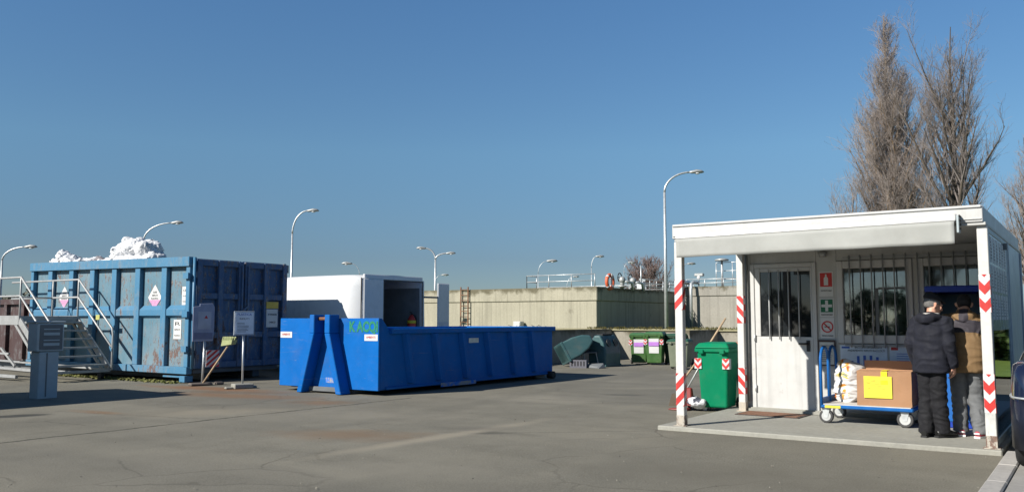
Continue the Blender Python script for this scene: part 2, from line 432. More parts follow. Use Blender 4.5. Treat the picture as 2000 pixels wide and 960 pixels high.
M['greydk'] = plain('dark_grey_enamel', (.13, .14, .145), .45, .12, 4)
M['paper'] = plain('printed_paper', (.55, .55, .535), .7, .04, 4)
M['ink'] = plain('black_ink', (.03, .03, .035), .7, .1)
M['greyink'] = plain('grey_ink', (.2, .2, .21), .7, .2)
M['blueink'] = plain('blue_ink', (.05, .12, .42), .6, .1)
M['pink'] = plain('pink_ink', (.5, .25, .4), .6, .2, 15)
M['purple'] = plain('purple_ink', (.4, .17, .52), .6, .1)
M['yellow'] = plain('yellow_paper', (.62, .52, .045), .6, .05, 6)
M['bigblue'] = rusty('weathered_light_blue_paint', (.045, .175, .3), .6, .5, 3.4, .1)
M['bigblue2'] = rusty('faded_blue_panel_paint', (.075, .175, .235), .9, .6, 3.2, .3, True, 1.0)
M['doorblue'] = rusty('dark_blue_door_paint', (.028, .085, .19), .9, .6, 3.0, .2, True, .9)
M['skip'] = plain('bright_blue_enamel', (.003, .107, .375), .5, .1, 1.4, spec=.12, dirt=.12, scratch=.45)
M['trolley'] = plain('trolley_blue', (.01, .1, .32), .45, .1, 6, spec=.2)
M['card'] = plain('brown_cardboard', (.31, .17, .09), .8, .07, 4, bump=.08)
M['glass'] = glass_mat('dark_window_glass', (.012, .014, .016))
M['clear'] = clear_glass('clear_window_glass', .1)
M['panelglass'] = clear_glass('side_panel_glass', .16, (.8, .85, .87))
M['rust'] = plain('rusty_iron', (.16, .075, .04), .9, .4, 12)
M['wood'] = plain('weathered_wood', (.34, .25, .16), .8, .25, 14)

# ------------------------------------------------------------------ ground
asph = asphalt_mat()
def grid_sheet(x0, x1, y0, y1, z, nx, ny, amp=0.0, f=.25):
    m = MB(); V = []
    for j in range(ny + 1):
        for i in range(nx + 1):
            x = x0 + (x1 - x0) * i / nx; y = y0 + (y1 - y0) * j / ny
            V.append(m.bm.verts.new((x, y, z + (noise.noise(Vector((x * f, y * f, 3))) * amp if amp else 0))))
    for j in range(ny):
        for i in range(nx):
            a = j * (nx + 1) + i; m._f([V[a], V[a + 1], V[a + nx + 2], V[a + nx + 1]], True)
    return m
earth = leaf_mat('field_earth', (.06, .07, .03), (.13, .12, .06), .4)
grass_m = leaf_mat('short_grass', (.05, .085, .02), (.13, .16, .045), 2.5)
struct(grid_sheet(-900, 900, -900, 900, -.03, 1, 1).build('ground', earth))
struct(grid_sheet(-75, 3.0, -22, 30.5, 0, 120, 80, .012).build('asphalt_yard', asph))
# raised terrace behind the low wall
mt = grid_sheet(-75, -1.5, 28.95, 90, .99, 90, 60, .04, .6)
struct(mt.build('terrace', grass_m))
conc = concrete_mat('pad_concrete', (.285, .28, .245), 0, 0, 0)
pad = MB(); pad.box(-4.85, -.93, 10.5, 13.6, -.05, .055)
struct(pad.build('concrete_pad', conc, bevel=.012))
kerbm = concrete_mat('kerb_stone', (.36, .345, .32), 0)
k = MB()
for i in range(14):
    y0 = 10.42 - (i + 1) * 1.0
    k.box(-.88, -.72, y0 + .008, y0 + .992, -.05, .075 + rnd.uniform(-.003, .003))
struct(k.build('kerb', kerbm, bevel=.012))
pv = MB(); pv.box(-.712, 3.6, -4, 17, -.05, .05)
struct(pv.build('pavement', concrete_mat('pavement_concrete', (.3, .29, .27), 0)))
rd = grid_sheet(3.61, 8.2, -30, 24, .016, 1, 20)
struct(rd.build('side_road', asph))
gv = grid_sheet(8.2, 14, -30, 24, .06, 12, 60, .05, 1.0)
g2_ = grid_sheet(-1.45, 14, 24.004, 60, .06, 30, 60, .05, 1.0)
for q_ in list(g2_.bm.faces): gv._f([gv.bm.verts.new(v.co) for v in q_.verts], True)
g2_.bm.free()
struct(gv.build('grass_verge', leaf_mat('verge_grass', (.07, .13, .02), (.16, .22, .05), 3)))

gr_ = MB(); rg = random.Random(77)
for i in range(900):
    d = 5 + 20 * rg.random() ** 1.5; a = rg.uniform(-.6, .62) + R(34.2); x, y = -math.sin(a) * d, math.cos(a) * d
    if x > -5 and y > 10.3: continue
    r = rg.uniform(.003, .009) * (1.6 if rg.random() < .05 else 1)
    V = [gr_.bm.verts.new((x + rg.gauss(0, r) , y + rg.gauss(0, r), .012 + rg.uniform(0, r))) for _ in range(3)] + [gr_.bm.verts.new((x, y, .014 + r * 1.4))]
    for q in ((0, 1, 2), (0, 1, 3), (1, 2, 3), (0, 2, 3)): gr_._f([V[k] for k in q])
tag(gr_.build('gravel', leaf_mat('loose_grit', (.09, .085, .07), (.24, .225, .19), 40)), 'loose grit and small stones scattered over the asphalt', 'grit', kind='stuff')

# ------------------------------------------------------------------ low retaining wall with bay spurs
wallc = concrete_mat('mossy_wall_concrete', (.27, .25, .205), .35, .8, 1.13, stains=.3)
t = thing('retaining_wall', 'low mossy concrete wall behind the bins, divided into storage bays', 'wall', (-14.9, 28.5, 0))
m = MB(); m.box(-48, -1.5, 28.5, 28.92, -.05, 1.02); m.build('wall_face', wallc, t, True, .015)
m = MB(); m.box(-48, -1.46, 28.44, 28.98, 1.02, 1.1); m.build('coping', concrete_mat('mossy_coping', (.25, .23, .14), 0, .9, 1.5), t, True, .015)
for x, y0 in ((-15.1, 21.2), (-11.05, 26.0)):
    m = MB(); m.box(x, x + .2, y0, 28.43, -.05, 1.09); m.build('bay_divider', wallc, t, True, .012)
# moss tufts along the coping
m = MB()
for i in range(520):
    x = rnd.uniform(-16, -6); y = rnd.uniform(28.42, 28.6); h = rnd.uniform(.03, .11)
    for k_ in range(4):
        a = rnd.uniform(0, 6.28); dx, dy = math.cos(a) * .05, math.sin(a) * .05
        m.quad((x, y, 1.09), (x + dx * .4, y + dy * .4, 1.09), (x + dx, y + dy - .02, 1.09 + h), (x + dx * .6, y + dy, 1.09 + h * .8))
tag(m.build('moss', leaf_mat('moss_tufts', (.1, .095, .025), (.2, .17, .06), 5)), 'yellowish moss and dry weeds along the top of the low wall', 'moss', kind='stuff')

# ------------------------------------------------------------------ concrete basins
def basin(name, label, x0, x1, y0, y1, z0, z1, c, lip):
    t = thing(name, label, 'concrete basin', ((x0 + x1) / 2, y0, z0))
    body = MB()
    th = .35
    for b in ((x0, x1, y0, y0 + th), (x0, x0 + th, y0 + th, y1), (x1 - th, x1, y0 + th, y1), (x0 + th, x1 - th, y1 - th, y1)):
        body.box(b[0], b[1], b[2], b[3], z0 - .1, z1 - lip)
    body.build('basin_wall', c, t, True, .02)
    up = MB(); o = .05
    for b in ((x0 - o, x1 + o, y0 - o, y0 + th), (x0 - o, x0 + th, y0 + th, y1 + o), (x1 - th, x1 + o, y0 + th, y1 + o), (x0 + th, x1 - th, y1 - th, y1 + o)):
        up.box(b[0], b[1], b[2], b[3], z1 - lip + .004, z1)
    up.build('upper_band', c, t, True, .03)
    fl = MB(); fl.box(x0 + th, x1 - th, y0 + th, y1 - th, z0, z1 - .9); fl.build('basin_floor', c, t, True)
    return t
c1 = concrete_mat('basin_concrete_cream', (.335, .313, .24), .5, .8, 2.9, stains=.6, joints=1.9)
c2 = concrete_mat('basin_concrete_grey', (.28, .265, .23), .45, .95, 3.2, stains=.7, joints=2.1)
tank = basin('settling_basin', 'long cream concrete basin wall with streaks, between the van and the first lamp', -47, -18.29, 33.5, 46, .9, 2.87, c1, .62)
tank2 = basin('settling_basin', 'stained grey concrete basin wall seen through the open side of the porch', -18.15, -9, 42.3, 58, .9, 3.12, c2, .5)

rail_m = M['galv']
def railing(name, label, pts, h=.55, nrail=2, spacing=1.1, group='railings on the basins'):
    t = thing(name, label, 'railing', pts[0], 0, group)
    ps = MB(); rs = MB()
    for a, b in zip(pts, pts[1:]):
        a, b = Vector(a), Vector(b); n = max(1, round((b - a).length / spacing))
        for i in range(n + 1):
            p = a.lerp(b, i / n); ps.cyl(p, p + Vector((0, 0, h)), .024, 6)
        for k in range(nrail):
            z = Vector((0, 0, h * (k + 1) / nrail)); rs.cyl(a + z, b + z, .022, 6)
    ps.build_each('post', rail_m, t, True); rs.build_each('rail', rail_m, t, True)
    return t
railing('railing', 'grey pipe railing along the front edge of the cream basin', [(-22.1, 34.6, 2.87), (-22.1, 33.75, 2.87), (-18.5, 33.75, 2.87)], .58)
railing('railing', 'white pipe railing on the dark side of the cream basin, crossing the lamp post', [(-18.4, 38.4, 2.87), (-18.4, 45.5, 2.87)], .52, 3, .8)
railing('railing', 'grey pipe railing standing on top of the stained basin', [(-17.9, 42.6, 3.12), (-14.9, 42.6, 3.12), (-14.9, 46, 3.12)], .4)
railing('railing', 'tall pipe frame standing on the stained basin at its right', [(-17.0, 44.5, 3.12), (-15.2, 44.5, 3.12), (-13.4, 44.5, 3.12)], 1.35, 3, .9)
railing('railing', 'grey pipe railing across the back of the cream basin', [(-29, 45.5, 2.87), (-19.5, 45.5, 2.87)], .55)

m = MB()
for k_ in range(25):
    a = 2 * math.pi * k_ / 24
    if k_ == 24: break
pts = [(0, math.cos(2 * math.pi * i / 24) * .3, math.sin(2 * math.pi * i / 24) * .3) for i in range(25)]
lb = thing('life_ring', 'orange red life ring hung on the dark basin edge', 'life ring', (-18.2, 34.6, 3.12))
m = MB(); m.tube(pts, .085, 8, False); m.build('ring', plain('life_ring_orange', (.6, .12, .05), .5), lb)
m = MB()
for a in (R(45), R(135), R(225), R(315)):
    m.tube([(0, math.cos(a + d) * .3, math.sin(a + d) * .3) for d in (-.13, 0, .13)], .092, 8)
m.build_each('band', M['refl'], lb)
m = MB(); m.bar((.1, .0, -.25), (.1, .0, .35), .05, .05); m.build('holder', M['galv_dull'], lb)

def valve(x, y, label):
    t = thing('valve', label, 'valve', (x, y, 2.87), 0, 'valves on the basin edge')
    m = MB(); m.cyl((0, 0, 0), (0, 0, .45), .1, 10); m.cyl((0, 0, .06), (0, 0, .12), .2, 12); m.ball((0, 0, .38), .17, 10, 6); m.build('valve_body', M['galv_dull'], t)
    m = MB(); m.tube([(-.12, math.cos(i / 12 * 6.283) * .2, .5 + math.sin(i / 12 * 6.283) * .2) for i in range(13)], .025, 6, False); m.bar((-.12, -.2, .5), (-.12, .2, .5), .03, .03); m.build('handwheel', M['black'], t)
    m = MB(); m.tube([(.1, 0, .3), (.25, .1, .3), (.3, .4, .25), (.3, .5, -.1)], .06, 8); m.build('pipe', M['galv'], t)
valve(-18.25, 35.9, 'small grey valve right of the life ring on the basin edge')
valve(-18.25, 37.0, 'grey valve with black handwheel in front of the bare round tree')
# winch post with pulley among the equipment
t = thing('winch_post', 'thin grey winch post rising beside the valves on the basin', 'winch', (-18.3, 38.0, 2.87))
m = MB(); m.cyl((0, 0, 0), (0, 0, 1.15), .035, 8); m.bar((-.1, 0, .5), (.18, .1, .42), .06, .1); m.build('mast', M['galv'], t)
m = MB(); m.box(-.16, .16, -.2, .2, 0, .34); m.build('motor_box', M['galv'], t, bevel=.03)
# scraper bridge light on the stained basin
t = thing('work_light', 'grey work light on a post above the stained basin, its lens facing the yard', 'lamp', (-17.35, 42.9, 3.12))
m = MB(); m.tube([(0, 0, 0), (0, 0, .5), (.12, 0, .62)], .03, 6); m.build('post', M['galv'], t)
m = MB(); m.box(-.2, .28, -.12, .1, .56, .72); m.build('lamp_housing', M['galv_dull'], t, bevel=.03)
m = MB(); m.ball((.05, -.14, .5), (.1, .04, .09), 10, 6); m.build('lens', M['refl'], t)
t = thing('roof_vent', 'flat capped vent pipe on the stained basin', 'vent pipe', (-16.6, 44.3, 3.12))
m = MB(); m.cyl((0, 0, 0), (0, 0, 1.45), .06, 8); m.build('pipe', M['galv'], t)
m = MB(); m.tube([(0, 0, 1.42), (0, 0, 1.5), (0, 0, 1.56)], [.36, .36, .12], 14); m.build('cap', M['galv_dull'], t)
t = thing('drain_pipes', 'pair of grey drain pipes bending over the basin edge down to the wall', 'pipes', (-18.1, 42.0, .95))
for dx in (0, .55):
    m = MB(); m.tube([(.2 + dx, .9, 2.4), (.2 + dx, .2, 2.42), (.2 + dx, -.1, 2.3), (.2 + dx, -.16, 2.0), (.2 + dx, -.16, 0)], .11 if dx == 0 else .08, 10); m.build('pipe', M['galv'], t)
t = thing('control_box', 'small white control box mounted on the cream basin wall', 'control box', (-22.24, 33.3, .95))
m = MB(); m.box(-.2, .2, -.2, .12, .0, .4); m.build('cabinet', M['white'], t, bevel=.02)
m = MB(); m.box(-.17, .17, -.215, -.202, .04, .36); m.build('door', M['white'], t)
t = thing('ladder', 'rusty iron ladder fixed to the cream basin wall beside the van', 'ladder', (-25.45, 33.36, .95))
m = MB(); m.bar((-.22, 0, -.05), (-.22, 0, 2.05), .05, .04); m.bar((.22, 0, -.05), (.22, 0, 2.05), .05, .04); m.build_each('stile', M['rust'], t)
m = MB()
for i in range(8): m.cyl((-.22, 0, .1 + i * .26), (.22, 0, .1 + i * .26), .018, 6)
m.build_each('rung', M['rust'], t)

# ------------------------------------------------------------------ street lamps
lens_m = plain('lamp_lens', (.7, .72, .72), .25, .05)
def lamp(x, y, z0, ztop, heads, label, r=.065, size=.72):
    t = thing('street_lamp', label, 'street lamp', (x, y, z0), 0, 'street lamps round the yard')
    m = MB(); m.tube([(0, 0, -.05), (0, 0, (ztop - z0) * .5), (0, 0, ztop - z0)], [r, r * .8, r * .6], 10); m.build('pole', M['galv'], t)
    for h in heads:
        d = Vector(h) - Vector((x, y, ztop)); H = Vector((0, 0, ztop - z0)); hd = Vector((d.x, d.y, 0)); L = hd.length; hd.normalize()
        pts = []
        for i in range(11):
            s = i / 10; a = s * math.pi / 2
            pts.append(H + hd * (L * (1 - math.cos(a)) * .93) + Vector((0, 0, d.z * math.sin(a) * (1.0 if d.z > 0 else 1))))
        m = MB(); m.tube(pts, [r * .58 - r * .12 * i / 10 for i in range(11)], 8); m.build('arm', M['galv'], t)
        e = pts[-1]; sd = Vector((-hd.y, hd.x, 0)); up = Vector((0, 0, 1)); k = size
        m = MB(); m.tube([e - hd * .08 * k, e + hd * .05 * k, e + hd * .3 * k + up * .03, e + hd * .55 * k + up * .02, e + hd * .68 * k], 0, 12, True,
                         [(.05 * k, .05 * k), (.1 * k, .08 * k), (.16 * k, .1 * k), (.13 * k, .085 * k), (.04 * k, .03 * k)], sd)
        ho = m.build('lamp_head', M['galv_dull'], t)
        m = MB(); m.ball(e + hd * .34 * k - up * .065 * k, (.13 * k, .13 * k, .045 * k), 12, 6); m.build('lens', lens_m, ho)
lamp(-13.7, 30.6, .95, 6.3, [(-12.78, 31.2, 7.08)], 'tallest street lamp, standing behind the low wall just left of the white porch', .075, .74)
lamp(-29.4, 26.0, 0, 5.2, [(-28.8, 26.4, 6.22)], 'single arm street lamp rising between the light blue container and the van', .065)
lamp(-34.8, 22.3, 0, 4.9, [(-33.7, 23.05, 5.68)], 'street lamp whose arm shows above the white bags on the container', .06)
lamp(-35.75, 16.85, 0, 3.75, [(-34.95, 17.4, 4.28)], 'low street lamp at the far left, above the metal stairs', .06, .66)
lamp(-30.5, 37.3, .95, 4.75, [(-31.0, 36.95, 5.38), (-29.95, 37.7, 5.1)], 'twin arm street lamp standing behind the open van', .08)
lamp(-35.4, 36.4, .95, 4.0, [(-35.85, 36.1, 4.66)], 'street lamp with only its white head showing above the van roof', .03, .8)
lamp(-32.2, 50.6, .95, 4.6, [(-31.6, 51.0, 5.48)], 'thin street lamp with a bright white head above the basin railing', .03, 1.0)
lamp(-29.15, 52.7, .95, 5.0, [(-28.85, 52.95, 5.8)], 'thin far street lamp above the right end of the basin railing', .045, .8)
lamp(-36.4, 72, .95, 6.0, [(-36.0, 72.3, 6.7)], 'faint far street lamp left of the bare round tree', .03, .9)
lamp(-50.8, 62.2, .95, 5.0, [(-50.3, 62.6, 5.55)], 'tiny far lamp head right of the twin arm lamp', .03, .9)
lamp(-24.0, 56.2, .95, 4.6, [(-23.6, 56.6, 5.3)], 'far lamp head seen through the open side of the porch', .035, .8)
lamp(-29.6, 50.1, .95, 3.6, [(-29.2, 50.4, 4.3)], 'small lamp on a grey pole at the end of the basin railing', .03, .55)

# ------------------------------------------------------------------ bare trees
def bare_tree(name, label, base, H, spread, nprim, mats, seed, r0=.28, lean=.35, clear=.12, nsec=9, ntw=7, shape='column', twig_r=.0055, group=None):
    rg = random.Random(seed)
    t = thing(name, label, 'tree', base, 0, group)
    tr = MB(); cr = MB()
    def branch(mb, p, d, L, r, n, segs, sides, wob, upb):
        pts = [Vector(p)]; dd = Vector(d).normalized(); rr = [r]
        for i in range(segs):
            dd = (dd + Vector((rg.gauss(0, wob), rg.gauss(0, wob), rg.gauss(0, wob) + upb))).normalized()
            pts.append(pts[-1] + dd * L / segs); rr.append(max(.004, r * (1 - (i + 1) / segs * .85)))
        mb.tube(pts, rr, sides, False); return pts, rr
    top = Vector((rg.gauss(0, .2), rg.gauss(0, .2), H))
    tp = [Vector((0, 0, -.1))]; N = 12
    for i in range(1, N + 1):
        s = i / N; tp.append(Vector((top.x * s + rg.gauss(0, .06), top.y * s + rg.gauss(0, .06), H * s)))
    trr = [r0 * (1.25 if i == 0 else 1) * (1 - .96 * (i / N) ** .85) + .008 for i in range(N + 1)]
    tr.tube(tp, trr, 8, False)
    def env(s):
        if shape == 'column': return spread * max(.2, (1.0 - s) ** .55 * 1.02)
        if shape == 'vase': return spread * (.75 + .45 * s if s < .6 else max(.12, 1.02 * (1 - ((s - .6) / .42) ** 1.6)))
        return spread * max(.1, math.sqrt(max(0, 1 - ((s - .5) / .52) ** 2)))
    for i in range(nprim):
        s = clear + (0.93 - clear) * ((i + rg.random()) / nprim) ** 1.15
        k = min(N - 1, int(s * N)); p = tp[k].lerp(tp[k + 1], s * N - k)
        a = i * 2.4 + rg.uniform(-.5, .5)
        rise = rg.uniform(1.9, 3.6) if shape != 'round' else rg.uniform(.5, 1.4)
        if shape == 'vase': rise = rg.uniform(1.7, 3.9)
        w = env(min(1, s + .16)) * rg.uniform(.55, .98)
        L = min(w * math.sqrt(1 + rise * rise), (H - p.z) * 1.02)
        L = max(.45, L)
        d = Vector((math.cos(a), math.sin(a), rise * .62))
        r = max(.013, min(trr[k] * .5, (.0135 if shape != 'vase' else .02) * L + .008))
        pts, rr = branch(tr if r > .05 else cr, p, d, L, r, 0, 7, 5, .07, .07)
        for q in range(max(2, int(nsec * min(1.6, L / 2.6)))):
            u = rg.uniform(.12, 1.0); kk = min(6, int(u * 7)); sp = pts[kk].lerp(pts[kk + 1], u * 7 - kk)
            dl = (pts[kk + 1] - pts[kk]).normalized(); pr = Vector((rg.gauss(0, 1), rg.gauss(0, 1), rg.gauss(0, .4))).normalized()
            d2 = dl * .8 + pr * .7 + Vector((0, 0, .35)); L2 = min(1.9, L * rg.uniform(.16, .36) * (1.15 - u * .5) + .3)
            p2, r2 = branch(cr, sp, d2, L2, max(twig_r * 1.2, rr[kk] * .45), 0, 4, 4, .12, .12)
            for w_ in range(ntw):
                u3 = rg.uniform(.1, 1); k3 = min(3, int(u3 * 4)); s3 = p2[k3].lerp(p2[k3 + 1], u3 * 4 - k3)
                d3 = (p2[k3 + 1] - p2[k3]).normalized() * .7 + Vector((rg.gauss(0, .5), rg.gauss(0, .5), rg.gauss(.3, .4)))
                branch(cr, s3, d3, rg.uniform(.3, .85) * (L2 * .4 + .3), twig_r * rg.uniform(.5, 1.0), 0, 2, 3, .15, .08)
    tr.build('trunk', mats[0], t); cr.build('crown', mats[1], t)
    return t
bark1 = plain('tan_bark', (.2, .14, .08), .9, .3, 5, bump=.4, bscale=12)
twig1 = leaf_mat('tan_twigs', (.2, .168, .15), (.32, .275, .245), 1.2)
bark2 = plain('grey_bark', (.085, .07, .055), .9, .3, 5, bump=.4, bscale=12)
twig2 = leaf_mat('grey_twigs', (.15, .13, .123), (.27, .235, .215), 1.2)
twig3 = leaf_mat('reddish_twigs', (.15, .105, .095), (.25, .18, .16), 1.2)
bare_tree('poplar_tree', 'tall slim bare poplar with tan twigs behind the porch, left of the darker one', (-8.7, 48.5, .95), 16.7, 2.35, 130, (bark1, twig1), 11, .24, clear=.2, nsec=17, ntw=12, group='bare poplars behind the hut')
bare_tree('poplar_tree', 'wide forked bare poplar with dark limbs rising behind the hut roof', (-5.75, 46.85, .95), 15.1, 2.3, 46, (bark2, twig2), 8, .28, clear=.18, nsec=14, ntw=10, shape='vase', group='bare poplars behind the hut')
bare_tree('poplar_tree', 'pale bare poplar cut by the right edge of the photo, behind the hut corner', (-4.1, 69.5, .95), 13.2, 2.2, 80, (bark2, twig1), 21, .28, clear=.15, nsec=9, ntw=8, group='bare poplars behind the hut')
bare_tree('bare_tree', 'rounded bare tree with reddish twigs behind the basin, left of the tall lamp', (-38.9, 82.3, .9), 7.0, 2.5, 90, (bark2, twig3), 31, .2, clear=.15, nsec=12, ntw=9, shape='round', twig_r=.018)
bare_tree('shrub', 'low bare tan shrub tree at the foot of the slim poplar, over the porch roof', (-10.6, 47.5, .95), 7.6, 1.5, 40, (bark1, twig1), 41, .12, clear=.1, nsec=8, ntw=7, shape='vase')
bare_tree('shrub', 'low bare grey shrub tree between the two poplars, over the porch roof', (-7.5, 50.5, .95), 8.5, 1.6, 36, (bark2, twig2), 43, .12, clear=.1, nsec=8, ntw=7, shape='vase')

def leafy(name, label, cat, x0, x1, y0, y1, z0, z1, n, mat, size=.09, seed=1, lumps=40):
    rg = random.Random(seed); m = MB()
    cs = [(rg.uniform(x0, x1), rg.uniform(y0, y1), z0 + (z1 - z0) * rg.random() ** .8, rg.uniform(.35, .8)) for _ in range(lumps)]
    for i in range(n):
        c = rg.choice(cs); v = Vector((rg.gauss(0, 1), rg.gauss(0, 1), rg.gauss(0, 1))).normalized() * c[3] * rg.uniform(.55, 1)
        p = Vector(c[:3]) + v
        if p.z < z0: p.z = z0 + rg.random() * .3
        a = Vector((rg.gauss(0, 1), rg.gauss(0, 1), rg.gauss(0, 1))).normalized() * size; b = a.cross(Vector((rg.gauss(0, 1), rg.gauss(0, 1), rg.gauss(0, 1)))).normalized() * size * .6
        m.quad(p - a, p + b, p + a, p - b)
    return tag(m.build(name, mat), label, cat)
hedge_m = leaf_mat('hedge_leaves', (.02, .045, .012), (.07, .11, .03), 4)
leafy('hedge', 'dark green hedge across the verge, mirrored in the side panel of the hut', 'hedge', -1.2, 14.5, 32.5, 34.2, .1, 2.5, 20000, hedge_m, .12, 3, 220)
leafy('bush', 'dark leafy bush behind the hut corner at the right edge', 'bush', -.2, 3.5, 34, 38, .1, 3.1, 7000, hedge_m, .12, 5, 50)
leafy('bush', 'dull dark bush behind the left end of the light blue container', 'bush', -44, -38.5, 19.5, 22, .1, 2.4, 7000, leaf_mat('dull_bush', (.06, .065, .05), (.12, .12, .09), 2), .12, 9, 50)
pop_src = [o for o in col.objects if o.name in ('poplar_tree', 'poplar_tree.001')]
for i, (x, y, lab) in enumerate(((-14, -30, 'slim bare poplar mirrored in the hut window, outside the frame'), (-8.5, -33, 'forked bare poplar mirrored in the hut window, outside the frame'), (-3.5, -29, 'second slim bare poplar mirrored in the hut glass, outside the frame'), (1.5, -32, 'second forked bare poplar mirrored in the hut glass, outside the frame'))):
    dup(pop_src[i % 2], (x, y, -.02), i * 1.3, lab, 'bare poplars behind the photographer', (1.15, 1.15, .85))
leafy('hedge', 'dark hedge behind the photographer, mirrored low in the hut windows', 'hedge', -26, 10, -27, -25, -.02, 2.9, 16000, hedge_m, .16, 13, 220)
# weeds along the foot of the container
m = MB()
for i in range(900):
    x = rnd.uniform(-22.5, -17.2); y = rnd.gauss(12.0, .1); h = rnd.uniform(.01, .055)
    a = rnd.uniform(0, 6.28); dx, dy = math.cos(a) * .03, math.sin(a) * .03
    m.quad((x - dx, y - dy, 0), (x + dx, y + dy, 0), (x + dx + rnd.gauss(0, .03), y + dy, h), (x - dx * .2, y, h))
tag(m.build('weeds', leaf_mat('yellow_green_weeds', (.07, .09, .02), (.16, .15, .05), 3)), 'yellow green weeds at the foot of the light blue container', 'weeds', kind='stuff')
# ------------------------------------------------------------------ the hut with its porch
def clipz(poly, z0, z1):
    def half(P, f):
        out = []
        for a, b in zip(P, P[1:] + P[:1]):
            fa, fb = f(a), f(b)
            if fa >= 0: out.append(a)
            if fa * fb < 0: k = fa / (fa - fb); out.append((a[0] + (b[0] - a[0]) * k, a[1] + (b[1] - a[1]) * k))
        return out
    P = half(poly, lambda q: q[1] - z0); return half(P, lambda q: z1 - q[1]) if len(P) > 2 else []
hut = thing('guard_hut', 'white prefab hut with flat roof, barred windows and an open porch', 'hut', (-2.9, 10.6, .055))
hb = lambda mb, name, mat, bev=.006, par=None: mb.build(name, mat, par or hut, True, bev)
X0, X1 = -4.56, -1.0; YF, YW, YB = 10.6, 13.0, 15.3
# cabin walls
m = MB()
m.box(X0, -4.42, YW, YW + .08, .06, 2.44); m.box(-3.44, -3.15, YW, YW + .08, .06, 2.44)
m.box(-4.42, -3.44, YW, YW + .08, 2.262, 2.44); m.box(-3.15, X1, YW, YW + .08, .06, 1.08); m.box(-3.15, X1, YW, YW + .08, 2.27, 2.44)
m.box(-2.14, -2.08, YW, YW + .08, 1.082, 2.268); m.box(-1.16, X1, YW, YW + .08, 1.082, 2.268)
hb(m, 'front_wall', M['panel'])
m = MB(); m.box(X0, X0 + .08, YW + .081, YB, .06, 2.44); m.box(X1 - .08, X1, YW + .081, YB, .06, 2.44); m.box(X0 + .081, X1 - .081, YB - .08, YB, .06, 2.44)
hb(m, 'outer_walls', plain('pale_blue_cladding', (.38, .43, .47), .4, .06, 2, dirt=.15))
m = MB()
for y in (13.06, 15.24): m.box(X1 + .001, X1 + .025, y - .04, y + .04, .06, 2.43)
hb(m, 'corner_trim', plain('pale_trim', (.36, .4, .44), .5))
m = MB(); m.box(X0 + .09, X1 - .09, YW + .09, YB - .09, .062, .1); hb(m, 'cabin_floor', M['greydk'])
m = MB(); m.box(X0 - .04, X1 + .01, YF - .04, YB + .1, 2.44, 2.475); hb(m, 'ceiling', M['panel'])
m = MB(); m.box(X0 - .03, X1 - .045, YF - .02, YB + .08, 2.477, 2.64); rf = hb(m, 'roof', M['white'], .01)
m = MB(); XE = X1 - .085; m.box(X0 - .045, XE + .055, YF - .06, YF - .022, 2.475, 2.655); m.box(XE + .042, XE + .07, YF - .06, YB + .1, 2.475, 2.655); m.box(X0 - .06, X0 - .032, YF - .06, YB + .1, 2.475, 2.655)
m.box(X0 - .05, XE + .06, YF - .075, YF - .061, 2.50, 2.515); m.box(X0 - .05, XE + .06, YF - .08, YF - .061, 2.63, 2.66)
hb(m, 'fascia', M['white'], .008, rf)
m = MB(); m.box(X0, X1 + .02, YW - .07, YW - .001, .056, .115); m.box(-4.46, -3.4, YW - .12, YW - .071, .056, .1); hb(m, 'threshold', conc)
# awning
aw = MB(); aw.hexa([(-4.53, 10.415, 2.455), (-1.26, 10.415, 2.485), (-1.26, 10.536, 2.485), (-4.53, 10.536, 2.455), (-4.53, 10.43, 2.53), (-1.26, 10.43, 2.56), (-1.26, 10.536, 2.575), (-4.53, 10.536, 2.545)])
awn = hb(aw, 'awning', M['white'], .012)
m = MB(); nx = 70
for (z0f, z1f) in ((0, 1),):
    rows = []
    for j in range(7):
        row = []
        for i in range(nx + 1):
            u = i / nx; x = -4.515 + u * 3.235; zt = 2.455 + .03 * u; zb = 2.22 + .02 * u + .0015 * math.sin(x * 9)
            w = j / 6
            y = 10.425 + .012 * w * math.sin(x * 7 + 1) + .008 * w * noise.noise(Vector((x * 2.2, w * 2, 0)))
            if u > .9: y += .03 * w * math.sin((u - .9) * 30)
            row.append(m.bm.verts.new((x, y, zt + (zb - zt) * w)))
        rows.append(row)
    for A, B in zip(rows, rows[1:]):
        for i in range(nx): m._f([A[i], A[i + 1], B[i + 1], B[i]], True)
v = hb(m, 'valance', M['awning'], 0, awn)
sd_ = v.modifiers.new('cloth', 'SOLIDIFY'); sd_.thickness = .006
m = MB(); m.box(-1.258, -1.235, 10.43, 10.56, 2.36, 2.55); hb(m, 'awning_bracket', M['grey'], .004, awn)
m = MB()
for i in range(4): m.box(-1.234, -1.226, 10.43, 10.55, 2.4 + i * .045, 2.42 + i * .045)
hb(m, 'bracket_slots', M['dark'], 0, awn)
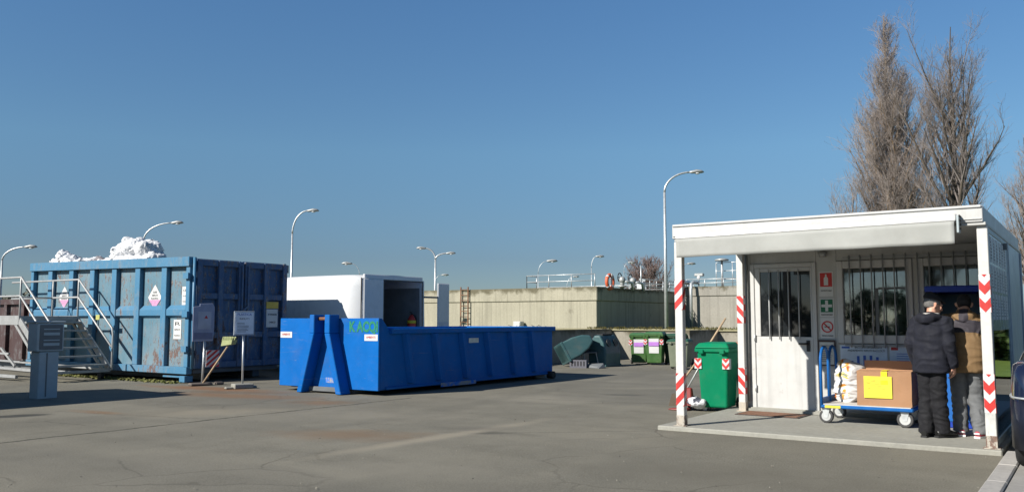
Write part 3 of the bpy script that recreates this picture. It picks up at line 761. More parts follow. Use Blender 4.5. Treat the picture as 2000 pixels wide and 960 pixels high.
# posts with warning bands
def post(x, y, w, d, bands, slope, label, top=2.44):
    m = MB(); m.box(x - w / 2, x + w / 2, y - d / 2, y + d / 2, .055, top)
    p = hb(m, 'post', M['post'], .006); p['label'] = label
    yf = y - d / 2; o = .0015
    for z0, z1 in bands:
        wb = MB(); rb = MB()
        wb.box(x - w / 2 - o, x + w / 2 + o, yf - o, y + d / 2 - .01, z0, z1)
        for k_ in range(-4, 14):
            zz = z0 + k_ * .19
            for sgn in ((1,) if slope else (1, -1)):
                if slope:
                    a, b = (x - w / 2, x + w / 2); s = slope * .11
                    P = [(a, zz), (b, zz + s), (b, zz + s + .095), (a, zz + .095)]
                else:
                    a, b = (x, x + sgn * w / 2); s = .06
                    P = [(a, zz), (b, zz + s), (b, zz + s + .1), (a, zz + .1)]
                P = clipz(P, z0, z1)
                if len(P) > 2: rb.prism(P, 'y', yf - .004, yf - .0017)
            # the same tape carried round the side
            P = clipz([(y - d / 2, zz + .11 * (slope > 0)), (y + d / 2 - .012, zz + .2 * (slope > 0)), (y + d / 2 - .012, zz + .2 * (slope > 0) + .095), (y - d / 2, zz + .11 * (slope > 0) + .095)], z0, z1)
            if len(P) > 2: rb.prism(P, 'x', x + w / 2 + .0017, x + w / 2 + .004)
        wb_ = hb(wb, 'warning_band', M['refl'], 0, p)
        for q_ in [wb_]: q_.data.materials.append(M['red'])
        bb = bmesh.new(); bb.from_mesh(wb_.data); off_ = Vector(hut.location) + Vector(p.location)
        bmesh.ops.recalc_face_normals(rb.bm, faces=rb.bm.faces); tm = bpy.data.meshes.new('tape'); rb.bm.to_mesh(tm); rb.bm.free()
        n0 = len(bb.faces); v0 = len(bb.verts); bb.from_mesh(tm); bb.verts.ensure_lookup_table(); bb.faces.ensure_lookup_table(); bpy.data.meshes.remove(tm)
        for v_i in range(v0, len(bb.verts)): bb.verts[v_i].co -= off_
        for f_i in range(n0, len(bb.faces)): bb.faces[f_i].material_index = 1
        bb.to_mesh(wb_.data); bb.free()
    ru = MB(); ru.box(x - w / 2 - .002, x + w / 2 + .002, y - d / 2 - .002, y + d / 2 + .002, .056, .19); ru.box(x - w / 2 - .03, x + w / 2 + .03, y - d / 2 - .03, y + d / 2 + .03, .055, .064)
    hb(ru, 'rusty_foot', rusty('rusted_post_foot', (.46, .4, .32), 1.5, .7, 6, .1, True), 0, p)
post(-4.575, 10.66, .105, .1, ((1.55, 1.94), (.31, .73)), 1, 'front left white post with slanted red stripes and rusty foot')
post(-1.035, 10.66, .105, .1, ((1.5, 1.91), (.43, .84)), 0, 'front right white post with red chevrons and rusty foot')
post(-4.535, 12.88, .1, .1, ((1.37, 1.78), (.31, .7)), -1, 'rear white post beside the door with slanted red stripes')
# door
m = MB(); m.box(-4.42, -4.36, YW - .03, YW + .06, .1, 2.26); m.box(-3.5, -3.44, YW - .03, YW + .06, .1, 2.26); m.box(-4.359, -3.501, YW - .03, YW + .06, 2.2, 2.26)
dfr = hb(m, 'door_frame', M['white'])
m = MB(); ya, yb = YW - .015, YW + .035
m.box(-4.358, -3.502, ya, yb, .105, 1.17); m.box(-4.358, -4.275, ya, yb, 1.171, 2.198); m.box(-3.53, -3.502, ya, yb, 1.171, 2.198); m.box(-4.274, -3.531, ya, yb, 2.14, 2.198)
door = hb(m, 'door', M['white'])
m = MB(); m.box(-4.274, -3.531, YW + .01, YW + .02, 1.171, 2.139); hb(m, 'door_pane', M['glass'], 0, door)
m = MB()
for x in (-4.13, -3.985, -3.84, -3.69): m.cyl((x, YW - .045, 1.13), (x, YW - .045, 2.17), .009, 8)
hb(m, 'door_bars', plain('pale_bar_paint', (.42, .43, .43), .5), 0, door)
m = MB(); m.box(-3.6, -3.55, YW - .03, YW - .0155, .96, 1.12); m.tube([(-3.575, YW - .03, 1.07), (-3.575, YW - .075, 1.07), (-3.7, YW - .075, 1.07)], .014, 8); hb(m, 'door_handle', M['black'], 0, door)
m = MB()
for z in (.35, 1.1): m.cyl((-4.362, YW - .04, z), (-4.362, YW - .04, z + .1), .012, 8)
hb(m, 'hinges', M['galv'], 0, door)
# windows
def window(x0, x1, z0, z1, split, label):
    f = .085
    m = MB(); m.box(x0, x0 + f, YW - .03, YW + .06, z0, z1); m.box(x1 - f, x1, YW - .03, YW + .06, z0, z1); m.box(x0 + f + .001, x1 - f - .001, YW - .03, YW + .06, z0, z0 + .12); m.box(x0 + f + .001, x1 - f - .001, YW - .03, YW + .06, z1 - .11, z1)
    w = hb(m, 'window', M['white'], .008); w['label'] = label
    m = MB(); m.box(x0 + f, x1 - f, YW + .03, YW + .036, z0 + .12, z1 - .11); hb(m, 'pane', M['clear'], 0, w)
    if split:
        xm = (x0 + x1) / 2 + .03
        m = MB(); m.box(xm - .02, xm + .02, YW - .005, YW + .028, z0 + .121, z1 - .4); m.box(xm + .021, x1 - f, YW - .005, YW + .028, z1 - .42, z1 - .39); hb(m, 'sliding_sash', M['greydk'], 0, w)
        m = MB(); m.box(xm + .021, x1 - f, YW + .01, YW + .016, z0 + .121, z1 - .42); hb(m, 'sliding_pane', M['clear'], 0, w)
    return w
window(-3.15, -2.14, 1.085, 2.265, True, 'barred window beside the door with a sliding pane')
window(-2.08, -1.16, 1.085, 2.265, False, 'barred window behind the blue cabinet')
m = MB()
for i in range(13):
    x = -2.96 + i * .149
    m.cyl((x, YW - .06, 1.03), (x, YW - .06, 2.34), .009, 8)
for z in (1.06, 2.31): m.box(-3.05, -1.12, YW - .0485, YW - .042, z - .012, z + .012)
hb(m, 'window_bars', plain('grey_bar_paint', (.3, .31, .31), .5), 0)
# porch side panel of glass in a grey frame, notices taped inside
m = MB(); xs = -1.015
m.box(xs, xs + .03, 10.72, 10.78, .06, 2.43); m.box(xs, xs + .03, 12.93, 12.99, .06, 2.43); m.box(xs, xs + .03, 10.781, 12.929, 2.37, 2.43); m.box(xs, xs + .03, 10.781, 12.929, .06, .14)
sp = hb(m, 'side_panel', M['grey'])
m = MB(); m.box(xs + .012, xs + .02, 10.781, 12.929, .14, 1.3); hb(m, 'side_pane', M['panelglass'], 0, sp)
m = MB(); m.box(xs + .008, xs + .022, 10.781, 12.929, 1.301, 2.369); hb(m, 'notice_board', plain('pale_board', (.3, .35, .4), .25, .05, 2), 0, sp)
rg = random.Random(4)
for i in range(6):
    for j in range(3):
        y = 10.9 + i * .33 + rg.uniform(-.02, .02); z = 1.42 + j * .32
        m = MB(); m.box(xs + .0225, xs + .0245, y, y + .23, z, z + .29)
        for k_ in range(6):
            m.mi = 1; zl = z + .04 + k_ * .036; m.box(xs + .0248, xs + .0256, y + .03, y + .03 + rg.uniform(.06, .17), zl, zl + .009)
        hb(m, 'notice', [M['paper'], M['ink']], 0, sp)
# porch gutter cable and lamp
m = MB(); m.tube([(-4.47, 12.97, 2.4), (-4.47, 12.975, .2)], .018, 6); hb(m, 'cables', M['galv_dull'], 0)
m = MB(); m.tube([(-1.62 - 1.7, 12.93, 2.4), (-1.62 - 1.7, 12.93, 2.33)], [.07, .05], 12); hb(m, 'porch_lamp', M['galv_dull'], 0)
m = MB(); m.box(X1 + .004, X1 + .05, 12.5, 12.58, 2.3, 2.38); hb(m, 'wall_light', M['greydk'], 0)

# inside the cabin: shelf with binders and a pale cabinet, seen through the glass
t = thing('filing_cabinet', 'pale cabinet standing inside the hut behind the window', 'cabinet', (-2.38, 14.4, .1))
m = MB(); m.box(-.4, .4, 0, .45, 0, 1.72); m.build('carcass', plain('pale_cabinet', (.5, .46, .42), .5), t, bevel=.01)
m = MB()
for i in range(4): m.box(-.37, .37, -.018, -.001, .05 + i * .42, .43 + i * .42)
m.build('drawers', plain('pale_drawers', (.55, .5, .46), .5), t, bevel=.008)
t = thing('shelf_rack', 'dark shelf rack with folders inside the hut behind the window', 'shelf', (-3.1, 14.6, .1))
m = MB(); m.box(-.5, -.46, 0, .4, 0, 1.9); m.box(.3, .34, 0, .4, 0, 1.9)
for i in range(5): m.box(-.459, .299, 0, .4, .1 + i * .42, .13 + i * .42)
m.build('frame', M['greydk'], t)
m = MB(); rg = random.Random(8)
for i in range(4):
    x = -.44
    while x < .24:
        w = rg.uniform(.04, .08); m.box(x, x + w - .005, .05, .35, .132 + i * .42, .132 + i * .42 + rg.uniform(.22, .33)); x += w
m.build('folders', plain('folders', (.1, .16, .2), .6, .6, 12), t)

# things fixed to the hut wall
def panel_sign(name, label, x0, x1, z0, z1, y, mat, cat='sign', group=None, th=.006):
    t = thing(name, label, cat, ((x0 + x1) / 2, y, (z0 + z1) / 2), 0, group)
    m = MB(); m.box(x0, x1, y - th, y, z0, z1); m.build('board', mat, t, True); return t
yS = YW - .002
s = panel_sign('safety_sign', 'red fire extinguisher sign on a white board, top of the wall signs', -3.4, -3.2, 1.76, 2.12, yS, M['paper'])
m = MB(); m.box(-3.385, -3.215, yS - .009, yS - .0065, 1.9, 2.1); m.build('red_field', M['red'], s, True)
m = MB(); m.prism([(-3.33, 1.92), (-3.27, 1.92), (-3.27, 2.02), (-3.29, 2.05), (-3.29, 2.08), (-3.31, 2.08), (-3.31, 2.05), (-3.33, 2.02)], 'y', yS - .012, yS - .0095); m.build('extinguisher_symbol', M['paper'], s, True)
text('ESTINTORE', .03, (-3.3, yS - .0075, 1.84), FRONT, M['ink'], s, width=.15)
s = panel_sign('safety_sign', 'green first aid sign with a white cross, middle of the wall signs', -3.4, -3.2, 1.46, 1.73, yS, M['paper'])
m = MB(); m.box(-3.385, -3.215, yS - .009, yS - .0065, 1.53, 1.715); m.build('green_field', plain('safety_green', (.01, .12, .055), .5), s, True)
m = MB(); m.box(-3.32, -3.28, yS - .012, yS - .0095, 1.545, 1.7); m.box(-3.375, -3.321, yS - .012, yS - .0095, 1.602, 1.642); m.box(-3.279, -3.225, yS - .012, yS - .0095, 1.602, 1.642); m.build('white_cross', M['paper'], s, True)
text('PRONTO SOCCORSO', .03, (-3.3, yS - .0075, 1.493), FRONT, M['ink'], s, width=.16)
s = panel_sign('safety_sign', 'white prohibition sign with a red ring, lowest of the wall signs', -3.4, -3.2, 1.15, 1.45, yS, M['paper'])
m = MB()
for i in range(24):
    a0, a1 = 6.2832 * i / 24, 6.2832 * (i + 1) / 24
    m.hexa([(-3.3 + math.cos(a) * r, y, 1.32 + math.sin(a) * r) for y in (yS - .009, yS - .0065) for a, r in ((a0, .066), (a0, .085), (a1, .085), (a1, .066))])
m.bar((-3.35, yS - .0085, 1.37), (-3.25, yS - .0085, 1.27), .018, .003, (0, 1, 0)); m.build('red_ring', M['red'], s, True)
m = MB(); m.box(-3.34, -3.265, yS - .0072, yS - .0062, 1.312, 1.326); m.build('cigarette_symbol', M['ink'], s, True)
text('VIETATO FUMARE', .028, (-3.3, yS - .0075, 1.19), FRONT, M['ink'], s, width=.16)
s = panel_sign('notice_frame', 'brown framed notice hanging beside the door below the wall signs', -3.43, -3.19, .76, 1.13, yS - .02, plain('frame_brown', (.06, .035, .03), .5), 'notice', th=.018)
m = MB(); m.box(-3.41, -3.21, yS - .042, yS - .0385, .78, 1.1); m.build('notice_sheet', plain('notice_paper', (.5, .5, .46), .5), s, True)
m = MB(); rg = random.Random(5)
for k_ in range(9): m.box(-3.4, -3.4 + rg.uniform(.1, .17), yS - .044, yS - .0423, .82 + k_ * .028, .828 + k_ * .028)
m.build('print', M['ink'], s, True)
s = panel_sign('chart_poster', 'pale poster with a blue bar chart under the barred window', -3.13, -2.5, .6, 1.06, yS - .002, plain('chart_paper', (.6, .66, .72), .5), 'poster')
m = MB()
for i, h in enumerate((.12, .19, .2, .2, .18)): m.box(-2.99 + i * .085, -2.955 + i * .085, yS - .011, yS - .0085, .72, .72 + h)
m.build('chart_bars', M['blueink'], s, True)
m = MB(); m.box(-3.11, -3.0, yS - .011, yS - .0085, 1.015, 1.04); m.build('logo_patch', M['blueink'], s, True)
text('RACCOLTA DIFFERENZIATA', .045, (-2.75, yS - .0095, 1.03), FRONT, M['ink'], s, width=.36)
text('ANDAMENTO RIFIUTI RACCOLTI', .04, (-2.78, yS - .0095, .985), FRONT, M['ink'], s, width=.5)
s = panel_sign('chart_poster', 'narrow pale poster with lines of text beside the jacket of the man in navy', -2.47, -2.15, .6, 1.06, yS - .002, plain('list_paper', (.6, .66, .72), .5), 'poster')
m = MB(); m.box(-2.45, -2.36, yS - .011, yS - .0085, 1.0, 1.04); m.build('logo_patch', M['red'], s, True)
m = MB()
for k_ in range(10): m.box(-2.38, -2.22, yS - .011, yS - .0085, .66 + k_ * .032, .668 + k_ * .032)
m.build('print', M['blueink'], s, True)

# ------------------------------------------------------------------ big light blue container
bc = thing('waste_container', 'tall light blue steel container with peeling paint and white bags on top', 'container', (-20.6, 12.2, 0))
b_ = lambda mb, name, mat, bev=.008, par=None: mb.build(name, mat, par or bc, True, bev)
BX0, BX1, BY0, BY1, BZ0 = -24.1, -17.08, 12.24, 14.92, .3
TL, TR = 2.93, 2.83
def ztop(x): return TR + (TL - TR) * (BX1 - x) / (BX1 - BX0)
th = .06
m = MB()
m.hexa([(BX0, BY0, BZ0), (BX1, BY0, BZ0), (BX1, BY0 + th, BZ0), (BX0, BY0 + th, BZ0), (BX0, BY0, TL), (BX1, BY0, TR), (BX1, BY0 + th, TR), (BX0, BY0 + th, TL)])
m.hexa([(BX0, BY1 - th, BZ0), (BX1, BY1 - th, BZ0), (BX1, BY1, BZ0), (BX0, BY1, BZ0), (BX0, BY1 - th, TL), (BX1, BY1 - th, TR), (BX1, BY1, TR), (BX0, BY1, TL)])
m.box(BX0, BX0 + th, BY0 + th + .001, BY1 - th - .001, BZ0, TL - .01); m.box(BX0 + th + .001, BX1 - .07, BY0 + th + .001, BY1 - th - .001, BZ0, BZ0 + .08)
b_(m, 'body', M['bigblue2'], 0)
ribs = (-24.03, -23.11, -22.08, -21.1, -20.12, -19.13, -18.07, -17.16)
m = MB(); pr = .11
for i, x in enumerate(ribs):
    w = .1 if 0 < i < 7 else .07
    x0, x1 = max(BX0, x - w), min(BX1, x + w)
    m.hexa([(x0, BY0 - pr, .36), (x1, BY0 - pr, .36), (x1, BY0 - .001, .36), (x0, BY0 - .001, .36), (x0, BY0 - pr, ztop(x) - .2), (x1, BY0 - pr, ztop(x) - .2), (x1, BY0 - .001, ztop(x) - .2), (x0, BY0 - .001, ztop(x) - .2)])
m.build_each('rib', M['bigblue'], bc, True, .008)
m = MB()
m.hexa([(BX0, BY0 - .15, TL - .198), (BX1, BY0 - .15, TR - .198), (BX1, BY0 - .002, TR - .198), (BX0, BY0 - .002, TL - .198), (BX0, BY0 - .15, TL + .02), (BX1, BY0 - .15, TR + .02), (BX1, BY0 - .002, TR + .02), (BX0, BY0 - .002, TL + .02)])
b_(m, 'top_rail', M['bigblue'])
m = MB()
m.box(BX0, BX1 + .02, BY0 - .15, BY0 - .002, .2, .358)
b_(m, 'bottom_rail', M['bigblue'])
m = MB()
for a, b in zip(ribs, ribs[1:]): m.hexa([(a + .1, BY0 - .09, 1.52), (b - .1, BY0 - .09, 1.52), (b - .1, BY0 - .001, 1.46), (a + .1, BY0 - .001, 1.46), (a + .1, BY0 - .09, 1.66), (b - .1, BY0 - .09, 1.66), (b - .1, BY0 - .001, 1.76), (a + .1, BY0 - .001, 1.76)])
b_(m, 'mid_rail', M['bigblue'], .004)
# back rails, skids, rollers
m = MB(); m.box(BX0, BX1, BY1 + .001, BY1 + .1, 2.6, 2.8); m.box(BX0 + .2, BX1 - .3, 12.75, 12.95, .03, .299); m.box(BX0 + .2, BX1 - .3, 14.2, 14.4, .03, .299); m.box(BX0 + .1, BX1 - .1, 12.35, 14.8, .2, .298)
b_(m, 'skids', M['greydk'])
m = MB(); m.bar((-18.0, 12.16, .13), (-17.2, 12.16, .13), .05, .04); m.box(-17.3, -17.1, 12.08, 12.3, .02, .16); b_(m, 'roller_bracket', M['bigblue'])
# end doors
for y0, y1, lab in ((12.27, 13.56, None), (13.6, 14.9, None)):
    m = MB(); m.box(BX1 - .066, BX1 - .02, y0, y1, .3, 2.82)
    for yy in (y0 + .0, (y0 + y1) / 2 - .07, y1 - .14): m.box(BX1 - .019, BX1 + .09, yy, yy + .14, .32, 2.8)
    for z in (.32, 1.0, 1.9, 2.66):
        m.box(BX1 - .018, BX1 + .07, y0 + .141, (y0 + y1) / 2 - .071, z, z + .14); m.box(BX1 - .018, BX1 + .07, (y0 + y1) / 2 + .071, y1 - .141, z, z + .14)
    d = b_(m, 'door', M['doorblue'], .01)
    m = MB()
    if y0 < 13: m.bar((BX1 + .1, 13.5, .5), (BX1 + .1, 13.5, 2.7), .05, .05)
    else:
        m.bar((BX1 + .1, 13.68, 1.75), (BX1 + .1, 13.4, 1.55), .05, .1, (1, 0, 0)); m.bar((BX1 + .1, 13.68, .5), (BX1 + .1, 13.68, 2.7), .045, .045)
    b_(m, 'lock_bar', M['doorblue'], 0, d)
m = MB(); m.cyl((BX1 + .06, 12.2, .32), (BX1 + .06, 12.2, 2.84), .035, 8)
for z in (.7, 1.48, 2.35): m.box(BX1 - .16, BX1 + .03, 12.055, 12.12, z, z + .13)
b_(m, 'hinge_bar', M['bigblue'], 0)
# stickers
def diamond(x, z, w, h, lab):
    y = BY0 - .004
    m = MB(); m.prism([(x, z - h), (x + w, z), (x, z + h), (x - w, z)], 'y', y - .004, y); s = b_(m, 'sticker', M['paper'], 0); s['label'] = lab
    m = MB(); m.prism([(x, z - h * .92), (x + w * .85, z - .06), (x - w * .85, z - .06)], 'y', y - .007, y - .0045); b_(m, 'pink_half', M['pink'], 0, s)
    for k_ in range(3): text(('CLASSE', 'RIFIUTI', 'PLASTICA')[k_], .07, (x, y - .0075, z + .12 - k_ * .075), FRONT, M['greyink'], s, width=(.16, .22, .28)[k_])
diamond(-18.55, 1.95, .27, .3, 'white and pink diamond sticker'); diamond(-22.55, 2.0, .27, .29, 'white and pink diamond sticker behind the railing')
def label_sticker(x0, x1, z0, z1, lines, lab):
    y = BY0 - .004
    m = MB(); m.box(x0, x1, y - .004, y, z0, z1); s = b_(m, 'sticker', M['paper'], 0); s['label'] = lab
    n = len(lines)
    for k_, (tx, sz) in enumerate(lines): text(tx, sz, ((x0 + x1) / 2, y - .0055, z1 - (k_ + .7) * (z1 - z0) / (n + .3)), FRONT, M['ink'], s, width=(x1 - x0) * .72)
label_sticker(-17.5, -17.25, 1.76, 2.18, [('CER', .07), ('15 01 02', .05), ('NOTE', .05)], 'upper white label')
label_sticker(-17.78, -17.5, .98, 1.42, [('R', .12), ('RIFIUTI', .06), ('PLASTICA', .05)], 'lower white label')
m = MB(); m.box(BX1 - .012, BX1 + .002, 14.25, 14.6, 1.24, 1.68); s = b_(m, 'sticker', M['paper'], 0); s['label'] = 'white label with a yellow header on the door'
s.location.x += .1
m = MB(); m.box(BX1 + .102, BX1 + .106, 14.24, 14.61, 1.7, 1.86); b_(m, 'yellow_header', plain('label_amber', (.55, .4, .07), .6), 0, bc)
text('ATTENZIONE', .06, (BX1 + .104, 14.43, 1.55), SIDE, M['ink'], bc, 'label_print', width=.28); text('CARICO', .06, (BX1 + .104, 14.43, 1.36), SIDE, M['ink'], bc, 'label_print', width=.2)

# white plastic film and bags heaped on top
film = NT('white_plastic_film'); film.base(film.ramp(film.noise(film.coord(), 6, 4), [(.3, (.55, .56, .57)), (.7, (.72, .72, .73))])); film.set(Roughness=.5); film.p.inputs['Specular IOR Level'].default_value = .3; film.p.inputs['Subsurface Weight'].default_value = .3; film.p.inputs['Subsurface Radius'].default_value = (.1, .1, .1); film.bump(film.noise(film.coord(), 26, 3, .6), .25, .02)
def film_heap(name, label, lumps, seed):
    rg = random.Random(seed)
    c = Vector((sum(l[0] for l in lumps) / len(lumps), sum(l[1] for l in lumps) / len(lumps), min(l[2] for l in lumps)))
    mb = MB()
    for x, y, z, rx, ry, rz in lumps:
        mb.ball(Vector((x, y, z)) - c, (rx, ry, rz), 16, 10)
        for q in range(7):
            v = Vector((rg.gauss(0, 1), rg.gauss(0, 1), rg.gauss(.3, 1))).normalized(); k = rg.uniform(.25, .5)
            mb.ball(Vector((x + v.x * rx * .85, y + v.y * ry * .85, z + v.z * rz * .85)) - c, (rx * k, ry * k, max(.06, rz * k)), 10, 7)
    o = remeshed(mb, name, film.m, None, .024, 2)
    for v in o.data.vertices:
        p = v.co; q = p + Vector((seed, 0, 0)); w = Vector((noise.noise(q * 5), noise.noise(q * 5 + Vector((7, 0, 0))), noise.noise(q * 5 + Vector((0, 7, 0))))) * .06
        h = 0
        for f, amp in ((3.6, .1), (8.5, .05), (17, .016)):
            dd = noise.voronoi((q + w) * f)[0]; h += (dd[1] - dd[0]) * amp
        v.co = p + v.normal * (h - .05)
    o.location = c
    for p in o.data.polygons: p.use_smooth = True
    return tag(o, label, 'plastic waste', 'white plastic waste heaped on the container')
film_heap('plastic_bag', 'biggest heap of white plastic film on the light blue container', [(-20.95, 12.9, 3.14, .34, .36, .26), (-20.5, 12.95, 3.26, .36, .4, .27), (-20.05, 13.0, 3.18, .34, .38, .27), (-19.75, 13.0, 2.98, .22, .3, .16), (-21.35, 12.8, 2.93, .3, .3, .1), (-20.5, 12.95, 2.85, .75, .5, .22)], 3)
film_heap('plastic_bag', 'pointed heap of white plastic film near the left end of the container', [(-23.5, 12.7, 3.12, .22, .25, .2), (-23.35, 12.75, 3.02, .26, .28, .17), (-23.75, 12.7, 2.99, .22, .25, .13), (-23.1, 12.75, 2.95, .2, .25, .1), (-23.5, 12.75, 2.85, .5, .35, .16)], 9)
film_heap('plastic_bag', 'low flat strip of white plastic film between the two heaps', [(-22.5, 12.7, 2.95, .28, .25, .07), (-22.1, 12.7, 2.98, .26, .25, .09), (-22.3, 12.75, 2.84, .5, .35, .12)], 15)
m = MB(); m.tube([(-21.85, 12.6, 2.7), (-21.65, 12.62, 3.0), (-21.4, 12.65, 2.9)], .1, 10)
tag(m.build('plastic_tube', plain('dull_grey_plastic', (.16, .15, .16), .6)), 'dull grey plastic scrap poking up between the white heaps', 'plastic scrap')

# rust red container at the far left
rc = thing('waste_container', 'rust brown steel container at the far left behind the stairs', 'container', (-27.6, 13.0, 0))
m = MB(); m.box(-31, -24.75, 12.9, 12.98, .25, 2.0); m.box(-31, -24.75, 15.2, 15.28, .25, 2.0); m.box(-24.83, -24.75, 12.981, 15.199, .25, 2.0); m.box(-31, -30.92, 12.981, 15.199, .25, 2.0); m.box(-30.9, -24.84, 13, 15.19, .25, .33)
bm_ = rusty('brown_container_paint', (.045, .019, .018), .4, .6, 3, .05); m.build('body', bm_, rc, True)
m = MB()
for i in range(7): m.box(-30.9 + i, -30.74 + i, 12.8, 12.899, .3, 1.86)
m.box(-31, -24.75, 12.79, 12.899, 1.87, 2.02); m.build_each('rib', bm_, rc, True)
m = MB(); m.box(-30.8, -25, 13.2, 13.4, .02, .249); m.box(-30.8, -25, 14.7, 14.9, .02, .249); m.build('skids', M['greydk'], rc, True)
t = thing('load_board', 'dark blue sheet with a purple field standing in the brown container', 'board', (-26.0, 13.6, .4))
m = MB(); m.box(-.62, .62, -.03, .03, 0, 2.35); m.build('sheet', plain('dull_navy', (.035, .045, .1), .6), t, bevel=.006)
m = MB(); m.box(-.48, .5, -.036, -.0305, 1.75, 2.15); m.build('purple_field', plain('dull_purple', (.09, .04, .13), .6), t)

# metal stairs with platform in front of the container
st = thing('platform_stairs', 'galvanised steel stairs with railings up to the light blue container', 'stairs', (-21.5, 11.1, 0))
YN, YFA = 10.4, 11.8
g_ = lambda mb, name, mat, bev=.003: mb.build(name, mat, st, True, bev)
gal = plain('bright_galvanised_steel', (.31, .315, .31), .5, .12, 6, metal=.25)
galn = plain('grey_grating_steel', (.26, .275, .28), .55, .18, 6, metal=.25)
PX, FX, PZ, FZ = -21.1, -19.62, 1.5, .26
m = MB(); m.box(-24.4, PX, YN, YFA, PZ - .06, PZ - .02); g_(m, 'platform', galn)
m = MB(); m.box(-24.4, PX, YN - .03, YN - .001, PZ - .2, PZ + .02); m.box(-24.4, PX, YFA + .001, YFA + .03, PZ - .2, PZ + .02); m.box(PX + .001, PX + .03, YN - .03, YFA + .03, PZ - .12, PZ + .01); g_(m, 'platform_edge', gal)
for y in (YN, YFA):
    m = MB(); m.bar((PX + .02, y, PZ - .1), (FX, y, FZ), .045, .16, (0, 0, 1)); m.bar((PX - .25, y, PZ - .12), (FX - .3, y, FZ - .02), .04, .07, (0, 0, 1)); g_(m, 'stringer', gal)
m = MB()
for i in range(6):
    k_ = (i + .6) / 6.2; x = PX + (FX - PX) * k_; z = PZ + (FZ - PZ) * k_
    m.box(x - .14, x + .12, YN + .03, YFA - .03, z - .045, z)
g_(m, 'treads', galn)
for y, sg in ((YN, -1), (YFA, 1)):
    m = MB()
    for zz in (.92, .48):
        L = [(-24.4, y, PZ + zz), (PX, y, PZ + zz), (FX + .06, y, FZ + zz + .04)]
        if zz > .9: L += [(FX + .1, y, FZ + zz - .1), (FX + .1, y, FZ - .02)]
        m.tube(L, .026, 8)
    for x in ((-24.3, -23.2, -22.1, PX) if sg < 0 else (-22.3, PX)): m.cyl((x, y, PZ - .1), (x, y, PZ + .92), .024, 8)
    g_(m, 'railing', gal)
m = MB(); m.cyl((-22.3, YFA, PZ + .48), (-22.3, YN + .6, PZ + .48), .02, 6); m.bar((-22.9, YFA, PZ - .1), (-22.9, YFA, .1), .06, .06); m.bar((-22.9, YN, PZ - .1), (-22.9, YN, .1), .06, .06)
m.bar((-26, YN, .34), (FX + .05, YN, .24), .05, .05); m.bar((-26, YFA, .34), (FX + .05, YFA, .24), .05, .05); m.bar((-26, YN - .05, .1), (-21, YN - .05, .1), .07, .07); m.bar((-26, YN + .7, .22), (-20, YN + .7, .2), .05, .05)
m.bar((-21.2, YN, .34), (-21.9, YN, .75), .05, .05); m.bar((-26, YN, .62), (-21.5, YN, .62), .045, .045); m.bar((FX, YN, .22), (FX, YFA, .22), .06, .06)
g_(m, 'base_frame', gal)
m = MB(); m.cyl((-22.6, YN - .1, .1), (-22.6, YN - .02, .1), .1, 14); m.cyl((-22.6, YFA - .02, .1), (-22.6, YFA + .06, .1), .1, 14); m.cyl((-20, YN - .02, .1), (-20, YN + .06, .1), .1, 14); m.cyl((-20, YFA - .02, .1), (-20, YFA + .06, .1), .1, 14); m.build_each('wheel', M['dark'], st, True)
m = MB(); m.box(-20.22, -20.06, YFA - .04, YFA - .03, 1.42, 1.54); g_(m, 'yellow_tag', plain('faded_yellow', (.4, .4, .12), .6))

# meter cabinet
t = thing('meter_cabinet', 'grey enamel meter cabinet on a pillar in front of the stairs', 'cabinet', (-16.1, 8.42, 0))
m = MB(); m.box(-.15, .15, -.18, .18, -.02, .84); m.build('pillar', M['grey'], t, bevel=.012)
m = MB(); m.box(-.17, .17, -.24, .25, .845, 1.36); m.box(-.19, .19, -.26, .27, 1.362, 1.4); hd_ = m.build('cabinet_head', M['grey'], t, bevel=.015)
m = MB(); m.box(.1705, .18, -.2, .22, .88, 1.33); m.build('door', M['greydk'], hd_, bevel=.006)
m = MB()
for i, z in enumerate((.95, 1.04, 1.14, 1.24)): m.box(.1805, .185, -.13, .16, z, z + (.05 if i % 2 == 0 else .02))
m.build('door_slots', M['grey'], hd_)
m = MB(); m.box(.1505, .158, -.05, -.03, .03, .82); m.build('pillar_seam', M['greydk'], t)
# the container just outside the left of the frame that throws its shadow over the cabinet
oc = thing('waste_container', 'grey green low container standing in front of the meter cabinet, outside the frame', 'container', (-17.3, 3, 0))
m = MB(); m.box(-18.5, -16.05, 6.98, 7.05, .15, 2.35); m.box(-18.5, -16.05, .5, .57, .15, 2.35); m.box(-18.5, -18.43, .571, 6.979, .15, 2.35); m.box(-16.12, -16.05, .571, 6.979, .15, 2.35); m.box(-18.4, -16.13, .58, 6.97, .15, .25)
m.build('body', plain('grey_green_enamel', (.12, .16, .14), .5, dirt=.3), oc, True)
m = MB()
for i in range(7): m.box(-16.049, -15.97, .6 + i * .98, .74 + i * .98, .2, 2.2)
m.box(-16.049, -15.98, .5, 7.05, 2.201, 2.36); m.box(-18.2, -18.0, .7, 6.9, 0, .149); m.box(-16.5, -16.3, .7, 6.9, 0, .149)
m.build('side_frame', plain('grey_green_enamel_ribs', (.12, .16, .14), .5, dirt=.3), oc, True)
